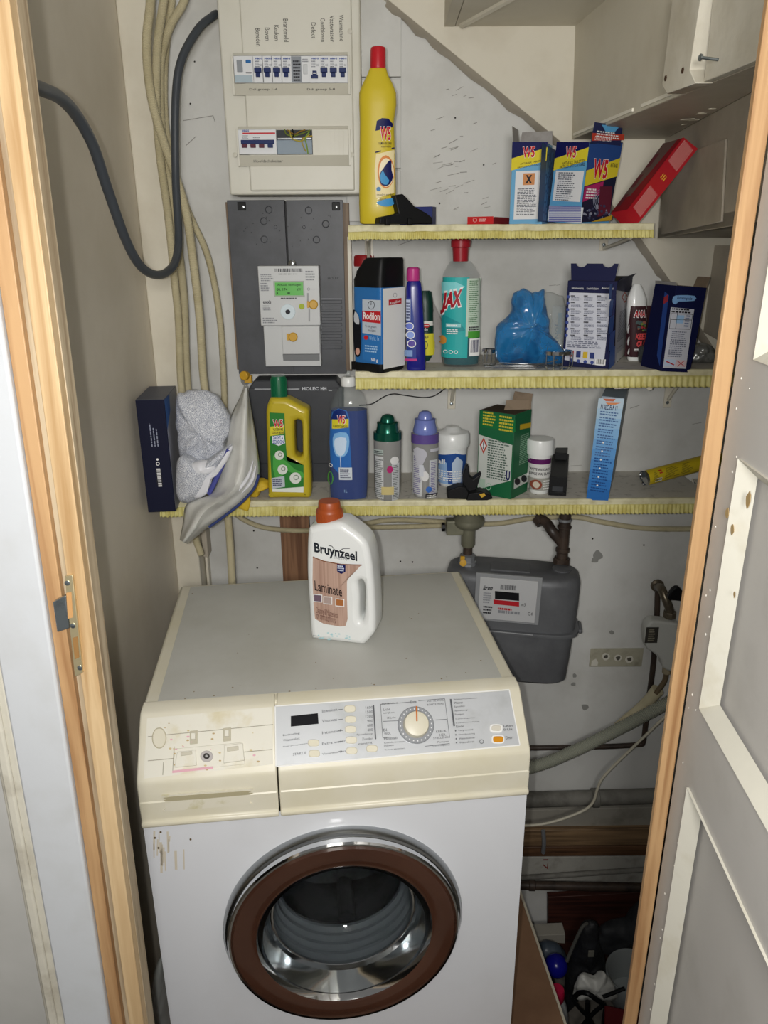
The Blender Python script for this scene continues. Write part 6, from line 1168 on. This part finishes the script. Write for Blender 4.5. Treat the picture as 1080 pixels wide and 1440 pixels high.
# two dosing bottles
for k, (x0, x1, ybt, dx, dcol, body, lab, nm) in enumerate(((525.5, 564.5, 705.5, 0, '#0f4a3e', None, 0, 'clear fabric scent bottle with metallic dark green dosing cap'), (578.5, 617, 701, 0, '#7a86c8', None, 1, 'clear fabric scent bottle with lilac dosing cap and violet band'))):
    o_ = ybt-705; cx = (x0+x1)/2
    t, f, rows, loc, bb = bottle('scent_bottle', nm, 'bottle', [(ybt, x0+3, x1-3), (ybt-6, x0+1, x1-1), (ybt-40, x0+.5, x1-.5), (ybt-76, x0, x1), (ybt-86, x0, x1), (ybt-89, x0+2, x1-2)], z=zBS, dr=.85, mm=mat('smoky_clear_plastic', '#9a9a98', .15, alpha=.75, coat=.4), e=2)
    cm = mat('metallic_green_cap' if k == 0 else 'lilac_cap', '#0d5a48' if k == 0 else '#727fc0', .25, .55 if k == 0 else .0, coat=.4)
    y = ybt
    b = B(); b.loft(rows([(y-84, x0-.3, x1+.3), (y-95, x0-.3, x1+.3)] if k == 0 else [(y-75, x0-.3, x1+.3), (y-88, x0-.3, x1+.3)], .87), cm if k == 0 else pl('#5c4a8c'), 36, 2); b.obj('coloured_band', t, 40)
    capl(t, 'dosing_cap', rows, [(y-88, cx-16, cx+16), (y-92, cx-17.5, cx+17.5), (y-97, cx-16, cx+16), (y-104, cx-14.5, cx+14.5), (y-108, cx-15, cx+15), (y-109, cx-10.5, cx+10.5), (y-113, cx-9.8, cx+9.8), (y-117, cx-8, cx+8), (y-119, cx-4, cx+4)], cm)
    dk = INK if k == 0 else p('#5a4a80')
    f.rect(x0+2, y-67, x0+14, y-6, p('#c9cbcc')); f.micro(x0+3, y-64, x0+13, y-10, 20, p('#5a605e' if k == 0 else '#6a6090'), .5); f.rect(x1-14, y-58, x1-4, y-6, p('#c2c5c8')); f.micro(x1-13, y-56, x1-5, y-8, 20, p('#5a605e' if k == 0 else '#6a6090'), .5)
    if k == 0: f.disc(cx+9, y-62, 5.5, p('#d9d9d9')); f.disc(cx+3, y-50, 4, p('#b02a6c'), 5); f.rect(cx-8, y-26, cx+8, y-15, p('#c9b980')); f.rect(x0+2, y-84+7, x0+14, y-70, p('#a9b5b0')); f.micro(x0+3, y-76, x0+13, y-71, 2, INK)
    else: f.poly([(cx-16, y-72), (cx-4, y-74), (cx+2, y-66), (cx-4, y-52), (cx+2, y-40), (cx-4, y-34)], p('#b9b9c2'), 2); f.disc(cx-1, y-36, 5, p('#d9d9d9'), 7); f.rect(cx+6, y-74, x1-2, y-70, p('#b9b9c2')); f.disc(cx+4, y-18, 4, p('#3d6ab4')); f.rect(cx, y-12, x1-4, y-5, INK); f.micro(cx+1, y-11, x1-5, y-6, 2, WHITE); f.rect(cx-8, y-52, cx-3, y-36, p('#c9ccd4'))
    f.done()
# white and blue tub
t, f, rows, loc, bb = bottle('detergent_tub', 'white plastic tub with blue printed label and lid behind the lilac-capped bottle', 'tub', [(690, 618, 654), (660, 616, 657), (632, 614.5, 659)], z=zBS, dr=.9, mm=MHB, e=2)
t.location.y += .02; 
capl(t, 'lid', rows, [(634, 613, 661), (630, 612.5, 662), (617, 612.5, 662), (614, 615, 660), (612, 624, 651), (607, 628, 647), (606.5, 630, 645)], MHB)
f.poly([(614.5, 640), (640, 636), (656, 640), (654, 680), (616, 680)], p('#284f94')); f.poly([(617, 658), (622, 645), (628, 650), (630, 680), (618, 680)], p('#8fb0d8')); f.poly([(635, 650), (642, 640), (650, 648), (648, 678), (636, 678)], p('#b9c9dc')); f.text('all', 616, 645, 626, 652, WHITE, .03); f.micro(618, 660, 650, 676, 5, WHITE); f.bars(616, 681, 640, 689, p('#7a7fa0'), None, 12); f.line(615, 650, 645, 632, 4, WHITE); f.done()
# black clamps
q = atz(660, 702, zBS); t = thing('plastic_clamp', 'black folding plastic clamp with small yellow mark lying before the green carton', 'clamp', (q.x, q.y, zBS+.0006))
fl_ = Face(t, (0, 0, 0), (1, 0, 0), (0, 0, 1)); O_ = lambda pts: [(u, max(v_, 0)) for u, v_ in [fl_.uv(*a) for a in pts]]
b = B(); b.prism([(x, -.006, z) for x, z in O_([(629, 700), (629, 689), (645, 683), (655, 684), (660, 694), (662, 702)])], (0, .03, 0), MBK2); b.obj('clamp_jaw', t, bev=.002)
b = B(); b.prism([(x, .008, z) for x, z in O_([(652, 690), (652, 668), (657, 656), (660, 657), (661, 671), (666, 676), (678, 667), (672, 686), (668, 695)])], (0, .022, 0), MBK2); b.obj('clamp_arm', t, bev=.002)
b = B(); b.prism([(x, -.012, z) for x, z in O_([(655, 702), (658, 692), (676, 689), (690, 694), (692, 699), (684, 703)])], (0, .034, 0), MBK2); o = b.obj('clamp_base', t, bev=.002)
f = Face(t, (0, -.0122, 0), (1, 0, 0), (0, 0, 1), gap=.0006); f.poly([(674, 695), (681, 693), (683, 697), (677, 700)], p('#c9a23a')); f.done('yellow_mark')
# green dishwasher carton
GRN = mat('green_carton', '#14603a', .5); t, wl, wr, h = carton('tablets_carton', 'green dishwasher carton with white text panel and torn brown flap', 'box', 670, 718, 741, 703, 584, -38, z=zBS, mm=GRN)
f, g = faces(t, wl, wr)
def FX(u, y): return 670+(675-670)*(700-y)/115+u*(48+4*(700-y)/115)
f.poly([(FX(.0, 660), 688), (FX(.93, 660), 676), (FX(.95, 635), 626), (FX(.02, 640), 611)], p('#c3c8c2')); f.poly([(FX(.05, 600), 578), (FX(.98, 600), 590), (FX(.98, 600), 608), (FX(.05, 600), 600)], p('#1a6e3c')); f.micro(FX(.08, 590), 580, FX(.44, 590), 598, 5, p('#c9b93a')); f.micro(FX(.52, 590), 586, FX(.95, 590), 606, 5, p('#c9b93a'))
f.micro(FX(.25, 650), 622, FX(.9, 650), 672, 16, p('#50645a'), .5); f.poly([(FX(.03, 625), 625), (FX(.14, 620), 615), (FX(.24, 625), 627), (FX(.14, 632), 638)], p('#b0483a')); f.poly([(FX(.07, 625), 625.5), (FX(.14, 620), 619), (FX(.2, 625), 627), (FX(.14, 632), 634)], p('#dedee0')); f.text('!', FX(.12, 625), 621, FX(.16, 625), 631, INK, .05)
f.text('720g', FX(.58, 668), 666, FX(.72, 668), 671, INK, .02); f.text('U', FX(.82, 670), 663, FX(.95, 670), 675, NAVY, .05); f.ring(FX(.35, 690), 684, 4, 1, p('#9cc0a4'), 5); f.rect(FX(.08, 690), 672, FX(.25, 690), 686, p('#a9c0ae')); f.done()
def GX2(u, y): return 718+(727-718)*(703-y)/115+u*(23+1*(703-y)/115)
g.text('calgon', 0, 0, 1, 1, p('#c9a92a')) if False else None
g.poly([(GX2(.2, 595), 597), (GX2(.85, 595), 594), (GX2(.85, 600), 601), (GX2(.2, 600), 604)], p('#c9a92a')); g.micro(GX2(.15, 600), 606, GX2(.9, 600), 655, 16, p('#8fb59a'), .45); g.poly([(GX2(.1, 672), 674), (GX2(.95, 665), 664), (GX2(.95, 675), 677), (GX2(.1, 680), 688)], p('#c9cfc9')); g.disc(GX2(.3, 675), 677, 4, INK, 5); g.disc(GX2(.7, 675), 673, 4, INK, 5); g.done('side_print')
flap(t, 'torn_flap', (-wl*.55, wr*.9, h), (0, wr*.9, h), (.004, .004, .034), CARD); flap(t, 'flap', (-wl*.5, wr*.4, h), (.0, wr*.95, h), (0, .004, .02), CARD); b = B(); b.box((-wl+.0015, .0015, h-.001), (-.0015, wr-.0015, h+.0004), p('#4c4136', .9)); b.obj('inside_shade_sheet', t)  # dark sheet over the top paints the shaded opening
# white tub with purple label
t, f, rows, loc, bb = bottle('stain_remover_tub', 'white screw-lid tub with purple band and picture label beside the green carton', 'tub', [(696, 744, 771), (690, 743, 772), (660, 742.5, 774), (640, 742, 775)], z=zBS, dr=1, mm=MHB, e=2)
capl(t, 'lid', rows, [(642, 740, 778.5), (624, 740, 779), (621.5, 741, 778), (621, 743, 776)], MHB)
f.rect(742.5, 642, 774.5, 649, p('#5c1f5c')); f.rect(742.5, 649, 774, 668, p('#d3d3d0')); f.text('WITTE WASKRACHT', 744, 654, 772, 658, INK, .02); f.text('LINGE WAS BLANC', 744, 660, 772, 664, INK, .02); f.rect(742.5, 668, 773.5, 685, p('#9a9a92')); f.disc(752, 677, 7, p('#8a4a3a'), 7); f.disc(752, 677, 4, p('#c9bfae'), 4.5); f.micro(760, 670, 772, 684, 4, WHITE); f.done()
# small black box
t, wl, wr, h = carton('small_holder', 'small black plastic holder standing beside the white tub on the lowest shelf', 'holder', 771, 796, 801, 698.5, 672, -14, z=zBS, mm=MBK2)
b = B(); b.box((-wl*.85, wr*.3, h-.001), (-wl*.1, wr*.55, h+.016), MBK2); b.box((-wl*.95, -.003, .004), (-wl*.05, .0, .01), MBK2); b.obj('clip_tab', t, bev=.001); b = B(); b.box((-wl*.8, -.0008, h*.2), (-wl*.2, 0, h*.5), p('#3a3c40')); b.obj('front_plate', t)
# tall blue carton
t, wl, wr, h = carton('tall_carton', 'tall slim light-to-dark blue carton with numbered lines, leaning slightly right', 'box', 824, 854.5, 865, 705, 560, -20, z=zBS, mm=mat('silver_blue_card', '#8a97a3', .5))
t.rotation_euler = (0, math.radians(3.4), math.radians(-20)); bpy.context.view_layer.update(); f, g = faces(t, wl, wr)
def FX(u, y): return 824+(842-824)*(705-y)/146+u*(31+5*(705-y)/146)
cs = ['#b9cddb', '#a9c6dc', '#94bbdc', '#82b0da', '#6fa4d6', '#5f98d0', '#4f8cca', '#4080c2', '#3374ba', '#2b68ae']
for k, c_ in enumerate(cs): y0, y1 = 560+k*14.3, 560+(k+1)*14.3; f.poly([(FX(0, y0), y0), (FX(1, y0), y0+.5), (FX(1, y1), y1+.8), (FX(0, y1), y1)], p(c_, .4)); f.h -= .0001
f.h += .0002
f.poly([(FX(.18, 563), 560.5), (FX(.68, 563), 561), (FX(.6, 566), 564.5), (FX(.3, 566), 564)], p('#c4694a')); f.poly([(FX(.3, 568), 566), (FX(.9, 568), 566.5), (FX(.7, 570), 569), (FX(.4, 570), 569)], p('#d98a5a')); f.text('N SEC ELF 11', FX(.12, 573), 571, FX(.8, 573), 575, NAVY, .02)
for k in range(14): y = 580+k*8.2; f.micro(FX(.12, y), y, FX(.92, y), y+3.4, 2, p('#4a6a9a' if k < 8 else '#1f4a86'), .5); 
for k in range(6): y = 622+k*12; f.disc(FX(.42, y), y, 1.3, WHITE, n=8)
f.done()
# yellow can lying at the right end
P0, P1_ = atz(906, 687, zBS), None; a_ = at(905, 673, 1.56); c_ = at(1010, 645, 1.60); ax_ = (c_-a_); t = thing('spray_can', 'yellow tin can lying on its side, tipped up against the right end of the shelf', 'can', a_)
r = .0165; Ln = ax_.length; b = B(); b.lathe([(r*.98, .003), (r, .005), (r, Ln), (r*.8, Ln+.006)], pl('#c2ab22'), (0, 0, 0), ax_, 36); b.obj('can_body', t, 40)
bb = b
b = B(); b.lathe([(r*.86, .002), (r*.9, -.0005), (r*1.03, .0), (r*1.03, .004), (r, .0055)], MCHR, (0, 0, 0), ax_, 36, (1, 0)); b.obj('rim', t, 40)
W_u = ax_.normalized(); cl = (EYE-a_).normalized(); cl = (cl-W_u*cl.dot(W_u)).normalized(); f = Face(t, (0, 0, 0), W_u, cl.cross(W_u), bb.bvh(), gap=.0004)
for k, (a, c) in enumerate(((.012, .028), (.040, .075), (.078, .11))):
    for j in range(9): w__ = -.011+j*.0024; f.grid(a+.001*j, w__, a+(c-a)*random.uniform(.6, 1), w__+.0008, p('#4a4a2a'))
f.grid(.018, -.013, .034, -.007, WHITE)
for k in range(7): f.grid(.0185+k*.0022, -.0125, .0195+k*.0022, -.0075, INK)
f.h += .0002; f.grid(.030, .001, .037, .004, p('#b23a2a')); f.grid(.030, .006, .037, .009, p('#b23a2a')); f.done()
# ================================================================ HEAP BELOW, RIGHT OF THE MACHINE
FZ = -.55
MRB = wood('dark_red_brown_board', '#2a1410', '#45241c', ax='x')
t = thing('dark_board', 'dark red-brown board standing against the wall in the low corner', 'board', at(771, 1345, 1.70)); O = V(t.location)
b = B(); b.prism([at(771, 1350, 1.70)-O, at(960, 1340, 1.70)-O, at(960, 1252, 1.70)-O, at(771, 1262, 1.70)-O], (0, .02, 0), MRB); b.prism([at(771, 1350, 1.70)-O, at(960, 1340, 1.70)-O, V((at(960, 1340, 1.70).x-O.x, 0, FZ-O.z)), V((0, 0, FZ-O.z))], (0, .02, 0), MRB); b.obj('board', t, bev=.001)
def floorY(x, y): return atz(x, y, FZ)
# plank on wall foot
t = wboard('rough_plank', 'short rough grey plank lying at the wall foot beside the hardboard', 'plank', 745, 795, 1316, 1324, 1.62, MWBG, 1314, 1327, .04)
# ball
q = at(782, 1358, 1.52); rb = 16*(q-EYE).dot(FW)/FPX; b = B(); b.lathe([(max(rb*math.sin(k*math.pi/16), .0001), -rb*math.cos(k*math.pi/16)) for k in range(17)], pl('#12127a', .25), q, n=32)
tag(b.obj('ball', None, 80), 'glossy dark blue ball in the dark heap beside the machine', 'ball')
# red capped bottle
q = at(781, 1392, 1.40); t = thing('cleaner_bottle', 'grey-white bottle with round crimson cap standing in the heap below the blue ball', 'bottle', (q.x+.005, q.y, q.z-.24))
b = B(); b.loft([(0, 0, .030, 0, .028), (.01, 0, .034, 0, .03), (.15, 0, .034, 0, .03), (.19, 0, .026, 0, .024), (.212, 0, .016, 0, .016)], mat('grey_white_bottle', '#9c9f9f', .4), 28, 2.2); b.obj('bottle_body', t, 40)
b = B(); b.lathe([(.0165, .205), (.0185, .21), (.0185, .236), (.016, .243), (.0001, .2435)], pl('#a8163c', .4)); b.obj('cap', t, 40)
# heap: dark bag, shoe, sack, stool, helmet
MDK = mat('black_nylon', '#16171a', .6, col2='#26282c', scale=18, bump=.5, bscale=60); MDKG = mat('charcoal_fabric', '#2c2e31', .7, col2='#1c1d20', scale=12, bump=.4)
t, o = blob('black_bag', 'black nylon bag slumped in the middle of the dark heap', 'bag', [(795, 1420), (800, 1360), (812, 1318), (826, 1296), (840, 1300), (842, 1330), (850, 1350), (846, 1378), (832, 1378), (815, 1400)], 1.53, .03, MDK, FZ, 4, .012, 18, 'bag_body')
b = B(); P = [at(*a)-V(t.location) for a in ((797, 1352, 1.47), (806, 1330, 1.48), (818, 1305, 1.49), (826, 1298, 1.5))]; b.tube(catmull(P, 5), .0045, p('#4a4a46', .7), 8); b.obj('strap', t); b = B(); a_ = at(831, 1340, 1.485)-V(t.location); b.box((a_.x-.008, a_.y-.004, a_.z-.010), (a_.x+.008, a_.y, a_.z+.010), p('#6e6d64')); b.obj('tag_label', t, bev=.001)
blob('dark_sack', 'charcoal padded sack leaning on the right behind the black bag', 'sack', [(838, 1330), (840, 1312), (852, 1302), (878, 1297), (892, 1280), (915, 1262), (940, 1290), (920, 1350), (880, 1362), (858, 1342)], 1.63, .03, MDKG, FZ, 6, .010, 16, 'sack')
blob('plastic_bag', 'crumpled white plastic bag with faint pink print in the lower heap', 'bag', [(806, 1400), (812, 1384), (820, 1372), (836, 1378), (848, 1368), (856, 1376), (868, 1398), (850, 1404), (830, 1402)], 1.455, .022, MWB_, -.45, 8, .007, 30)
q = at(884, 1385, 1.52); t = thing('plastic_basin', 'pale grey plastic basin with black handle at the lower right of the heap', 'basin', (q.x+.01, q.y, q.z-.07))
b = B(); b.lathe([(.04, 0), (.062, .03), (.072, .08), (.075, .115), (.073, .118), (.068, .112), (.055, .03), (.0001, .022)], mat('pale_grey_plastic', '#8f9494', .35), n=36); b.obj('basin', t, 60)
b = B(); b.tube(catmull([(-.055, -.055, .045), (-.035, -.075, .035), (-.01, -.085, .01), (.01, -.08, -.015)], 6), .012, MBK2, 12); lbl(b.obj('handle', t), 'black handle')
t = thing('stool_frame', 'black tubular folding frame with crossing legs at the bottom of the heap', 'frame', at(825, 1420, 1.40)); O = V(t.location)
for nm, pts, r in (('frame_ring', [(808, 1402, 1.42), (815, 1396, 1.40), (826, 1397, 1.38), (838, 1405, 1.38), (848, 1412, 1.39)], .006), ('leg', [(803, 1402, 1.40), (815, 1418, 1.40), (828, 1432, 1.40), (838, 1450, 1.40)], .005), ('leg', [(826, 1408, 1.39), (826, 1430, 1.39), (828, 1452, 1.39)], .0055), ('leg', [(848, 1402, 1.41), (858, 1398, 1.41), (878, 1390, 1.41)], .005), ('leg', [(812, 1450, 1.41), (835, 1424, 1.41), (850, 1412, 1.41)], .005)):
    b = B(); b.tube(catmull([at(*a)-O for a in pts], 5), r, MBK2, 10); b.obj(nm, t)
q = at(868, 1432, 1.33); t = thing('storage_box', 'dark red box with black front corner at the very bottom right of the heap', 'box', (q.x, q.y, q.z-.2), (0, 0, math.radians(-15)))
b = B(); b.box((-.03, -.03, 0), (.09, .03, .20), mat('dark_red_plastic', '#5a1218', .45)); b.obj('box_body', t, bev=.004); b = B(); b.box((-.032, -.034, 0), (-.005, .032, .185), MBK2); b.obj('corner_panel', t, bev=.003)
blob('plastic_sheet', 'dull blue-grey plastic sheet folded behind the blue ball', 'bag', [(756, 1360), (758, 1335), (770, 1328), (786, 1332), (796, 1345), (780, 1345), (768, 1350), (762, 1366)], 1.58, .03, mat('blue_grey_film', '#3f4852', .4), FZ, 12, .006, 24)
# plastic bag at the lower left beside the machine
blob('plastic_bag', 'clear crumpled plastic bag stuffed left of the washing machine', 'bag', [(216, 1460), (214, 1420), (216, 1380), (222, 1352), (230, 1350), (234, 1380), (238, 1420), (240, 1460)], 1.02, .03, mat('clear_bag_film', '#c9cdc9', .2), 0.0005, 14, .006, 40)
